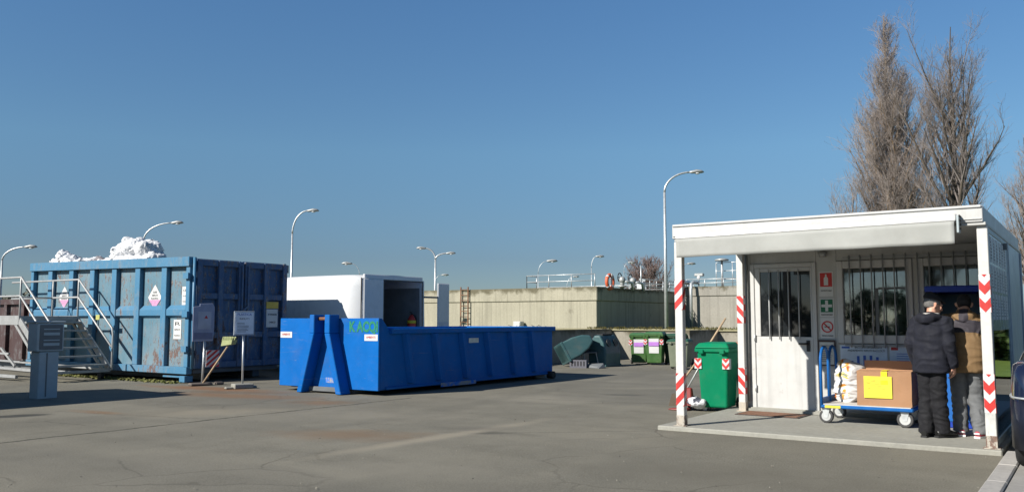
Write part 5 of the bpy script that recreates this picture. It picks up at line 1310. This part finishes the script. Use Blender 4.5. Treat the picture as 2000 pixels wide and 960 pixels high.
m = MB(); m.hexa([(-.33, -.26, .4405), (.33, -.26, .4405), (.33, -.02, .447), (-.33, -.02, .447), (-.33, -.26, .4445), (.33, -.26, .4445), (.33, -.0, .451), (-.33, -.0, .451)]); m.hexa([(-.33, -.015, .45), (.33, -.015, .45), (.33, .24, .4405), (-.33, .24, .4405), (-.33, -.015, .456), (.33, -.015, .456), (.33, .24, .4445), (-.33, .24, .4445)])
m.hexa([(-.32, .2405, .43), (.32, .2405, .43), (.32, .246, .43), (-.32, .246, .43), (-.32, .27, .56), (.32, .27, .56), (.32, .276, .56), (-.32, .276, .56)])
m.build('flaps', plain('carton_flaps', (.4, .22, .12), .8, .08), t)
m = MB(); m.box(-.24, .1, -.2745, -.2705, .1, .38); lb_ = m.build('yellow_sheet', M['yellow'], t)
m = MB(); rg = random.Random(12)
for i in range(16): x = rg.uniform(-.22, .02); z = rg.uniform(.12, .36); m.box(x, x + rg.uniform(.02, .06), -.2765, -.275, z, z + .007)
m.build('print', plain('faint_ink', (.45, .4, .05), .7), lb_)
m = MB(); m.box(-.03, .045, -.2715, -.269, .3, .44); m.box(-.03, .045, -.269, -.05, .4505, .454); m.box(-.035, .05, -.279, -.2767, .28, .33); m.build('yellow_tape', plain('yellow_tape', (.8, .66, .02), .4), t)
bag = NT('white_printed_bag'); bv = bag.coord()
bc_ = bag.ramp(bag.noise(bag.coord('Object', (1, 1, .7)), 6, 3, .6, .6), [(.34, (.5, .08, .03)), (.41, (.6, .32, .03)), (.445, (.58, .58, .57)), (.6, (.6, .6, .6)), (.64, (.55, .42, .06)), (.7, (.05, .08, .04))])
bx = bag.xyz(bv); bc_ = bag.mix(bag.ramp(bx[0], [(.0, 0.0), (.03, 1.0)]), bc_, (.42, .41, .4)); bag.base(bc_); bag.set(Roughness=.4); bag.bump(bag.noise(bv, 20, 4), .5, .02)
m = MB(); m.tube([(.02, 0, .0), (0, 0, .06), (.01, 0, .25), (-.01, 0, .45), (.02, .02, .6), (.05, .03, .66)], 0, 18, True, [(.15, .19), (.18, .22), (.19, .2), (.17, .2), (.17, .15), (.15, .06)], (1, 0, 0))
for dx, dy, z, r in ((.1, -.12, .3, .1), (-.08, -.12, .2, .11), (.03, .1, .4, .12)): m.ball((dx, dy, z), r, 12, 8)
o = remeshed(m, 'plastic_sack', bag.m, None, .013, 3, .02, 7); o.location = (TRX - .29, TRY + .3, .318); o.scale = (1.08, .85, .78); tag(o, 'white plastic sack with orange print standing on the blue trolley behind the hoops', 'sack')
o.data.materials[0] = bag.m

# ------------------------------------------------------------------ blue collection cabinet and tub under the porch
blue = plain('cabinet_royal_blue', (.012, .045, .33), .4, .08, 3); blue2 = plain('cabinet_sky_blue', (.008, .1, .36), .45, .08, 3)
t = thing('collection_cabinet', 'royal blue collection cabinet in front of the man in the brown jacket', 'cabinet', (-1.56, 12.62, .056))
m = MB(); m.box(-.3, .36, -.28, .28, .0, 1.02); m.box(-.3, -.25, -.28, .28, 1.021, 1.72); m.box(.31, .36, -.28, .28, 1.021, 1.72); m.box(-.249, .309, .2, .28, 1.021, 1.72); m.build('housing', blue, t, bevel=.012)
m = MB(); m.box(-.33, .39, -.33, .3, 1.721, 1.8); m.build('hood', blue, t, bevel=.015)
m = MB(); m.hexa([(-.248, -.26, 1.03), (.308, -.26, 1.03), (.308, .19, 1.03), (-.248, .19, 1.03), (-.248, .1, 1.7), (.308, .1, 1.7), (.308, .19, 1.7), (-.248, .19, 1.7)]); m.build('control_panel', plain('panel_slate', (.07, .1, .11), .35), t)
m = MB(); m.hexa([(-.15, -.035, 1.36), (.2, -.035, 1.36), (.2, -.03, 1.36), (-.15, -.03, 1.36), (-.15, .06, 1.6), (.2, .06, 1.6), (.2, .065, 1.6), (-.15, .065, 1.6)]); m.build('screen', M['glass'], t)
m = MB(); m.box(-.22, .28, -.29, -.2805, .08, .95); d_ = m.build('door', blue2, t, bevel=.006)
m = MB(); m.box(-.18, -.15, -.31, -.2905, .5, .65); m.build('door_handle', M['black'], d_)
t = thing('plastic_tub', 'white plastic tub on the concrete between the shoes and the chevron post', 'tub', (-1.22, 12.05, .056))
m = MB(); m.tube([(0, 0, 0), (0, 0, .02), (0, 0, .36)], [.11, .125, .14], 20); m.build('tub', M['white'], t)
m = MB(); m.cyl((0, 0, .361), (0, 0, .385), .15, 20); m.build('lid', M['paper'], t)

# ------------------------------------------------------------------ dark car at the right edge
car = thing('parked_car', 'dark navy car with a chrome strip on its bumper, cut by the right edge', 'car', (.2, 10.9, 0))
cp = plain('navy_car_paint', (.008, .012, .03), .22, .08, 2, coat=.8, spec=.5)
CW = .86; m = MB(); rings = []
def csec(y, zb, zbelt, wl, wb):
    n = 9; P = []
    for i in range(n):      # left bottom -> up -> over -> right
        a = i / (n - 1); P.append((-wl * (1 - .1 * (1 - a) ** 2) + (wl - wb) * a ** 2.2, zb + (zbelt - zb) * a))
    P = P + [(-x, z) for x, z in P[::-1]]
    return [(x, y, z) for x, z in P]
ys = [(-2.02, .32, .62, .60, .58), (-1.98, .24, .84, .76, .7), (-1.88, .2, 1.0, .84, .76), (-1.7, .2, 1.06, CW, .8), (-1.2, .2, 1.03, CW, .8), (0, .2, 1.0, CW, .8), (1.0, .2, .97, CW, .79), (1.6, .2, .86, .84, .74), (1.95, .26, .74, .74, .64), (2.05, .34, .6, .6, .52)]
for q in ys: rings.append([m.bm.verts.new(p) for p in csec(*q)])
for A, B in zip(rings, rings[1:]):
    n = len(A)
    for k_ in range(n): m._f([A[k_], A[(k_ + 1) % n], B[(k_ + 1) % n], B[k_]], True)
m._f(rings[0]); m._f(rings[-1]); o = m.build('body', cp, car)
sb = o.modifiers.new('round', 'SUBSURF'); sb.levels = 1; sb.render_levels = 2
m = MB(); rings = []
for y, zt, w in ((-1.72, 1.0, .76), (-1.5, 1.28, .7), (-1.1, 1.44, .64), (-.2, 1.48, .62), (.5, 1.4, .62), (1.1, 1.02, .7)):
    P = [(-w - .06, y, .96), (-w, y, .96 + (zt - .96) * .6), (-w + .1, y, zt - .02), (0, y, zt), (w - .1, y, zt - .02), (w, y, .96 + (zt - .96) * .6), (w + .06, y, .96)]
    rings.append([m.bm.verts.new(p) for p in P])
for A, B in zip(rings, rings[1:]):
    for k_ in range(6): m._f([A[k_], A[k_ + 1], B[k_ + 1], B[k_]], True)
m._f(rings[0]); m._f(rings[-1]); o = m.build('cabin_glass', M['glass'], car); sb = o.modifiers.new('round', 'SUBSURF'); sb.levels = 1; sb.render_levels = 2
m = MB(); m.tube([(-.55, -1.35, 1.4), (-.5, -.9, 1.475), (-.5, .3, 1.46), (-.56, .75, 1.3), (-.68, 1.1, 1.0)], .03, 8); m.tube([(.55, -1.35, 1.4), (.5, -.9, 1.475), (.5, .3, 1.46), (.56, .75, 1.3), (.68, 1.1, 1.0)], .03, 8); m.build('roof_frame', cp, car)
def arc(off, z0, z1):
    mm = MB(); P = [(-.87, -1.35), (-.865, -1.66), (-.83, -1.86), (-.74, -1.99), (-.5, -2.05), (0, -2.07), (.5, -2.05), (.74, -1.99), (.83, -1.86), (.865, -1.66), (.87, -1.35)]
    A = []; 
    for x, y in P:
        s = .965 + off; A.append([mm.bm.verts.new((x * s, y - off * .8, z0)), mm.bm.verts.new((x * s, y - off * .8, z1)), mm.bm.verts.new((x * s * .96, y + .03, z1)), mm.bm.verts.new((x * s * .96, y + .03, z0))])
    for a, b in zip(A, A[1:]):
        for k_ in range(4): mm._f([a[k_], a[(k_ + 1) % 4], b[(k_ + 1) % 4], b[k_]], True)
    mm._f(A[0]); mm._f(A[-1]); return mm
bp = arc(.0, .22, .66).build('bumper', plain('black_navy_plastic', (.006, .008, .016), .4), car); arc(.006, .67, .686).build('chrome_strip', M['galv'], bp)
for x in (-.83, .63):
    for y in (-1.25, 1.25):
        m = MB(); m.tube([(x, y, .31), (x + .03, y, .31), (x + .17, y, .31), (x + .2, y, .31)], [.28, .31, .31, .28], 22); w = m.build('wheel', M['dark'], car)
        m = MB(); m.cyl((x - .008, y, .31), (x + .208, y, .31), .2, 16); m.build('rim', M['galv_dull'], w)
car.location = (.1, 10.9, .05)
# ------------------------------------------------------------------ the two men
skin_m = NT('skin'); skin_m.base(skin_m.ramp(skin_m.noise(skin_m.coord(), 14, 4), [(.3, (.42, .22, .15)), (.7, (.54, .3, .21))])); skin_m.set(Roughness=.55); skin_m.p.inputs['Subsurface Weight'].default_value = .08
def hand(mb, wrist, dirv, palm_n, thumb_side, s=1.0):
    """palm and five bent fingers; dirv points to the fingertips, palm_n is the way the palm faces"""
    d = Vector(dirv).normalized(); n = Vector(palm_n); n = (n - d * n.dot(d)).normalized(); sd = d.cross(n) * thumb_side
    w = Vector(wrist)
    mb.tube([w - d * .03, w + d * .01, w + d * .05, w + d * .095], 0, 10, True, [(.026 * s, .022 * s), (.03 * s, .02 * s), (.04 * s, .018 * s), (.04 * s, .015 * s)], sd)
    for i, (off, L) in enumerate(((.029, .068), (.010, .078), (-.010, .073), (-.028, .058))):
        p = w + d * .085 + sd * off * s
        a = p + d * L * .42 + n * .012; b = a + d * L * .3 + n * .026; c = b + d * L * .1 + n * .026
        mb.tube([p - d * .02, p, a, b, c], [.0095 * s, .0098 * s, .0092 * s, .0088 * s, .007 * s], 8)
    p = w + d * .028 + sd * .028 * s
    mb.tube([p - sd * .012, p + sd * .022 + d * .022, p + sd * .03 + d * .05 + n * .012, p + sd * .026 + d * .072 + n * .022], [.014 * s, .013 * s, .011 * s, .008 * s], 8)
def head(mb, c, yaw, tilt=0):
    """skull with jaw, nose, brow, ears, mouth and eyes; +y is the face before turning"""
    Rm = Matrix.Rotation(yaw, 3, 'Z') @ Matrix.Rotation(tilt, 3, 'X')
    T = lambda v: Vector(c) + Rm @ Vector(v)
    mb2 = MB()
    mb2.ball((0, -.008, .03), (.075, .095, .09), 20, 14); mb2.ball((0, .03, -.03), (.06, .07, .075), 18, 12); mb2.ball((0, .055, -.085), (.036, .032, .03), 12, 8)
    mb2.ball((0, .09, .02), (.052, .016, .016), 12, 8)
    mb2.tube([(0, .092, .015), (0, .108, -.012), (0, .118, -.03), (0, .1, -.038)], [.008, .012, .015, .011], 8)
    mb2.ball((0, .093, -.06), (.026, .012, .009), 10, 6); mb2.ball((0, .09, -.072), (.022, .012, .009), 10, 6)
    for s in (-1, 1):
        mb2.tube([(s * .072, -.012, -.035), (s * .083, -.006, -.012), (s * .086, -.016, .016), (s * .078, -.004, .026)], [.009, .015, .018, .01], 8)
        mb2.ball((s * .045, .07, -.02), (.025, .022, .025), 10, 7)
    for v in mb2.bm.verts: v.co = T(v.co)
    me = bpy.data.meshes.new('tmp'); mb2.bm.to_mesh(me); mb2.bm.free(); mb.bm.from_mesh(me); bpy.data.meshes.remove(me)
    return T, Rm
def person(label, loc, rotz, H, jacket, jmat, tmat, shoemat, headyaw, headtilt, lean, arms, feet, cap, hairmat, extra=None, foldseed=1, bulk=1.0):
    t = thing('person', label, 'person', loc, rotz)
    k = H / 1.72
    sh = lean                   # forward shift of shoulders (+y)
    hip = .93 * k; shz = 1.42 * k
    def sp(z): # spine offset
        u = max(0, (z - hip) / (shz - hip)); return sh * u ** 1.2
    hc = (0, sp(1.6 * k) + .035, 1.585 * k - max(0, sh) * .25)
    # body
    b = MB(); T, Rm = head(b, hc, headyaw, headtilt)
    b.tube([(0, sp(1.34 * k), 1.34 * k), (0, sp(1.45 * k), 1.45 * k), (hc[0], hc[1] - .02, hc[2] - .03)], [.07, .055, .055], 12)
    b.tube([(0, sp(z * k), z * k) for z in (.86, .95, 1.1, 1.28, 1.39, 1.43)], 0, 16, True, [(.14, .1), (.155, .105), (.14, .1), (.165, .11), (.15, .085), (.07, .06)], (1, 0, 0))
    for (shx, el, wr, hd, pn, ts) in arms:
        s = 1 if shx > 0 else -1
        b.tube([(shx * .8, sp(shz) - 0, shz - .04), (shx, sp(shz), shz - .06), el, wr], [.05, .05, .042, .028], 10); hand(b, wr, hd, pn, ts)
    for (hx, kn, an, toe) in feet:
        b.tube([(hx, sp(hip), hip - .02), kn, an], [.075, .052, .04], 12); a = Vector(an); tv = Vector(toe)
        b.tube([a + Vector((0, 0, .0)), a + Vector((0, 0, -.035)), a.lerp(tv, .6) + Vector((0, 0, -.03)), tv], [.038, .038, .034, .022], 10)
    remeshed(b, 'body', skin_m.m, t, .0075, 2)
    # trousers
    b = MB()
    b.tube([(0, sp(hip), hip + .1), (0, sp(hip), hip), (0, sp(hip), hip - .1)], 0, 16, True, [(.165 * bulk, .125 * bulk), (.18 * bulk, .135 * bulk), (.165 * bulk, .12 * bulk)], (1, 0, 0))
    for (hx, kn, an, toe) in feet:
        kn = Vector(kn); an = Vector(an); h0 = Vector((hx, sp(hip), hip - .03)); 
        P = [h0, h0.lerp(kn, .5), kn, kn.lerp(an, .5), an + Vector((0, 0, .02)), an + Vector((0, .005, -.045))]
        b.tube(P, [.105 * bulk, .098 * bulk, .083, .08, .08, .083], 14)
    remeshed(b, 'trousers', tmat, t, .01, 4, .01, 8, seedv=foldseed)
    # shoes
    for (hx, kn, an, toe) in feet:
        a = Vector(an); tv = Vector(toe); d = (tv - a); d.z = 0; d.normalize(); side = Vector((d.y, -d.x, 0))
        base = Vector((a.x, a.y, 0))
        b = MB(); b.tube([base - d * .085 + Vector((0, 0, .045)), base - d * .05 + Vector((0, 0, .05)), base + d * .04 + Vector((0, 0, .055)), base + d * .12 + Vector((0, 0, .042)), base + d * .185 + Vector((0, 0, .032)), base + d * .21 + Vector((0, 0, .028))], 0, 14, True,
                       [(.03, .035), (.042, .045), (.044, .05), (.05, .038), (.042, .028), (.02, .018)], side)
        sh_ = b.build('shoe', shoemat[0], t)
        b = MB(); P = [(-.09, -.034), (-.09, .034), (.03, .042), (.12, .05), (.19, .042), (.215, .0), (.19, -.042), (.12, -.05), (.03, -.042)]
        b.prism([(base.x + d.x * u + side.x * w, base.y + d.y * u + side.y * w) for u, w in P], 'z', .0, .022); b.build('sole', shoemat[1], sh_)
        if len(shoemat) > 2:
            b = MB(); b.tube([base + d * .0 + side * -.0 + Vector((0, 0, .103)), base + d * .08 + Vector((0, 0, .096)), base + d * .13 + Vector((0, 0, .078))], 0, 8, True, [(.02, .008), (.024, .008), (.024, .006)], side); b.tube([base - d * .085 + side * .03 + Vector((0, 0, .05)), base - d * .092 + Vector((0, 0, .055)), base - d * .085 - side * .03 + Vector((0, 0, .05))], .012, 6); b.build('shoe_panel', shoemat[2], sh_)
    # jacket
    b = MB(); P, E = [], []
    for z, rx, ry in jacket: P.append((0, sp(z * k) - .008, z * k)); E.append((rx * bulk, ry * bulk))
    b.tube(P, 0, 24, True, E, (1, 0, 0))
    for (shx, el, wr, hd, pn, ts) in arms:
        s = 1 if shx > 0 else -1; el = Vector(el); wr = Vector(wr); S = Vector((shx, sp(shz), shz - .055))
        b.tube([Vector((shx * .6, sp(shz), shz - .03)), S, S.lerp(el, .5), el, el.lerp(wr, .55), wr + (wr - el).normalized() * -.01, wr + (wr - el).normalized() * .02], [.07, .076, .07, .064, .06, .056, .056], 14)
        b.ball(S + Vector((-s * .01, 0, 0)), (.085, .085, .08), 14, 10)
    if extra and 'hood' in extra:
        b.tube([(-.12, sp(shz) - .05, shz + .0), (-.07, sp(shz) - .115, shz + .0), (0, sp(shz) - .14, shz - .02), (.07, sp(shz) - .115, shz + .0), (.12, sp(shz) - .05, shz + .0)], [.04, .05, .055, .05, .04], 12)
    jk = remeshed(b, 'jacket', jmat, t, .01, 5, .012, 6, seedv=foldseed + 3)
    if extra and 'collar' in extra:
        b = MB(); pts = []
        for i in range(17):
            a = 2 * math.pi * i / 16; pts.append((math.cos(a) * .066, sp(1.47 * k) + .0 + math.sin(a) * .066, 1.468 * k))
        b.tube(pts, 0, 8, False, [(.012, .03)] * 17, (0, 0, 1)); b.build('collar', extra['collar'], jk)
    # hair: a cap of hair on the back and sides of the skull
    b = MB(); b.ball((0, -.014, .03), (.081, .1, .097), 24, 18)
    for v in b.bm.verts:
        q = v.co.copy(); v.co = q * (1 + .03 * noise.noise(q * 60))
    bad = [f for f in b.bm.faces if (f.calc_center_median().y > .055 and f.calc_center_median().z < .07) or f.calc_center_median().z < -.045 or (f.calc_center_median().y > .015 and f.calc_center_median().z < .02)]
    bmesh.ops.delete(b.bm, geom=bad, context='FACES')
    for v in b.bm.verts: v.co = T(v.co)
    h = b.build('hair', hairmat, t); so_ = h.modifiers.new('thick', 'SOLIDIFY'); so_.thickness = .012
    for p in h.data.polygons: p.use_smooth = True
    if cap:
        b = MB(); b.tube([(0, -.012, .062), (0, -.012, .08), (0, -.008, .115), (0, .0, .128), (0, .0, .132)], 0, 24, True, [(.088, .108), (.094, .114), (.082, .1), (.05, .06), (.01, .012)], (1, 0, 0))
        b.tube([(0, .06, .066), (0, .105, .062), (0, .135, .054)], 0, 16, True, [(.075, .012), (.066, .009), (.03, .006)], (1, 0, 0))
        for v in b.bm.verts: v.co = T(v.co)
        b.build('cap', cap, t)
    return t, jk, sp
nav = plain('navy_padded_cloth', (.006, .007, .014), .85, .25, 7, bump=.25, bscale=90)
blk = plain('black_trouser_cloth', (.006, .006, .008), .85, .25, 8, bump=.2, bscale=120)
jak = [(.77, .235, .165), (.80, .242, .172), (.95, .232, .168), (1.08, .222, .16), (1.22, .228, .162), (1.34, .215, .145), (1.41, .165, .115), (1.46, .09, .085), (1.49, .08, .08)]
man1, j1, _ = person('man in navy jacket and dark flat cap, seen from behind beside the carton', (-1.69, 11.25, .056), R(-16), 1.68, jak, nav, blk, (plain('black_shoe_leather', (.012, .012, .012), .35, .2), M['dark']), R(-38), R(-14), .05,
    [(-.175, (-.225, -.01, 1.09), (-.215, .1, .86), (.1, .1, -.9), (1, .2, 0), 1), (.175, (.22, .0, 1.08), (.225, .08, .83), (-.05, .12, -1), (-1, .15, 0), -1)],
    [(-.075, (-.075, .03, .48), (-.075, -.03, .1), (-.095, .14, .03)), (.075, (.07, .03, .48), (.075, .06, .1), (.15, .24, .03))],
    plain('dark_cap_cloth', (.012, .012, .014), .85, .2), plain('grey_hair', (.13, .125, .12), .8, .35, 60), {'hood': 1, 'collar': plain('pale_scarf', (.5, .48, .45), .8)}, 2, .84)
# red lining peeping under the hem
brn = plain('tan_brown_cloth', (.17, .105, .048), .75, .15, 6, bump=.25, bscale=90); grt = plain('grey_trouser_cloth', (.115, .12, .125), .85, .2, 8, bump=.2, bscale=120)
jak2 = [(.76, .225, .16), (.79, .235, .168), (.95, .228, .165), (1.08, .222, .16), (1.22, .23, .16), (1.34, .22, .15), (1.41, .17, .12), (1.46, .09, .085), (1.49, .08, .08)]
red_sh = plain('red_trainer', (.3, .03, .05), .5, .3, 10)
man2, j2, sp2 = person('man in brown jacket and grey trousers leaning towards the royal blue cabinet', (-1.36, 11.55, .056), R(4), 1.7, jak2, brn, grt, (red_sh, plain('trainer_sole', (.7, .68, .66), .6), plain('trainer_white', (.72, .7, .7), .5)), R(8), R(-22), .1,
    [(-.2, (-.265, .15, 1.12), (-.18, .38, 1.06), (.1, 1, 0), (0, 0, -1), 1), (.2, (.26, .17, 1.12), (.16, .4, 1.06), (-.1, 1, 0), (0, 0, -1), -1)],
    [(-.085, (-.085, .05, .48), (-.08, .04, .1), (-.11, .22, .03)), (.085, (.085, .05, .48), (.12, -.06, .1), (.18, .11, .03))],
    None, plain('black_hair', (.012, .01, .01), .7, .3, 60), {'hood': 1}, 11, .92)
# dark yoke over the shoulders: the jacket mesh carries a second cloth across a band
yk = plain('dark_yoke_cloth', (.03, .026, .034), .75, .2, 8, bump=.25, bscale=90)
j2.data.materials.append(yk)
for p in j2.data.polygons:
    c = p.center
    if 1.2 < c.z - .02 * math.cos(c.x * 8) < 1.345 and abs(c.x) < .4: p.material_index = 1
    if abs(c.x + .0) < .05 and c.z >= 1.3 and c.y < .06: p.material_index = 1
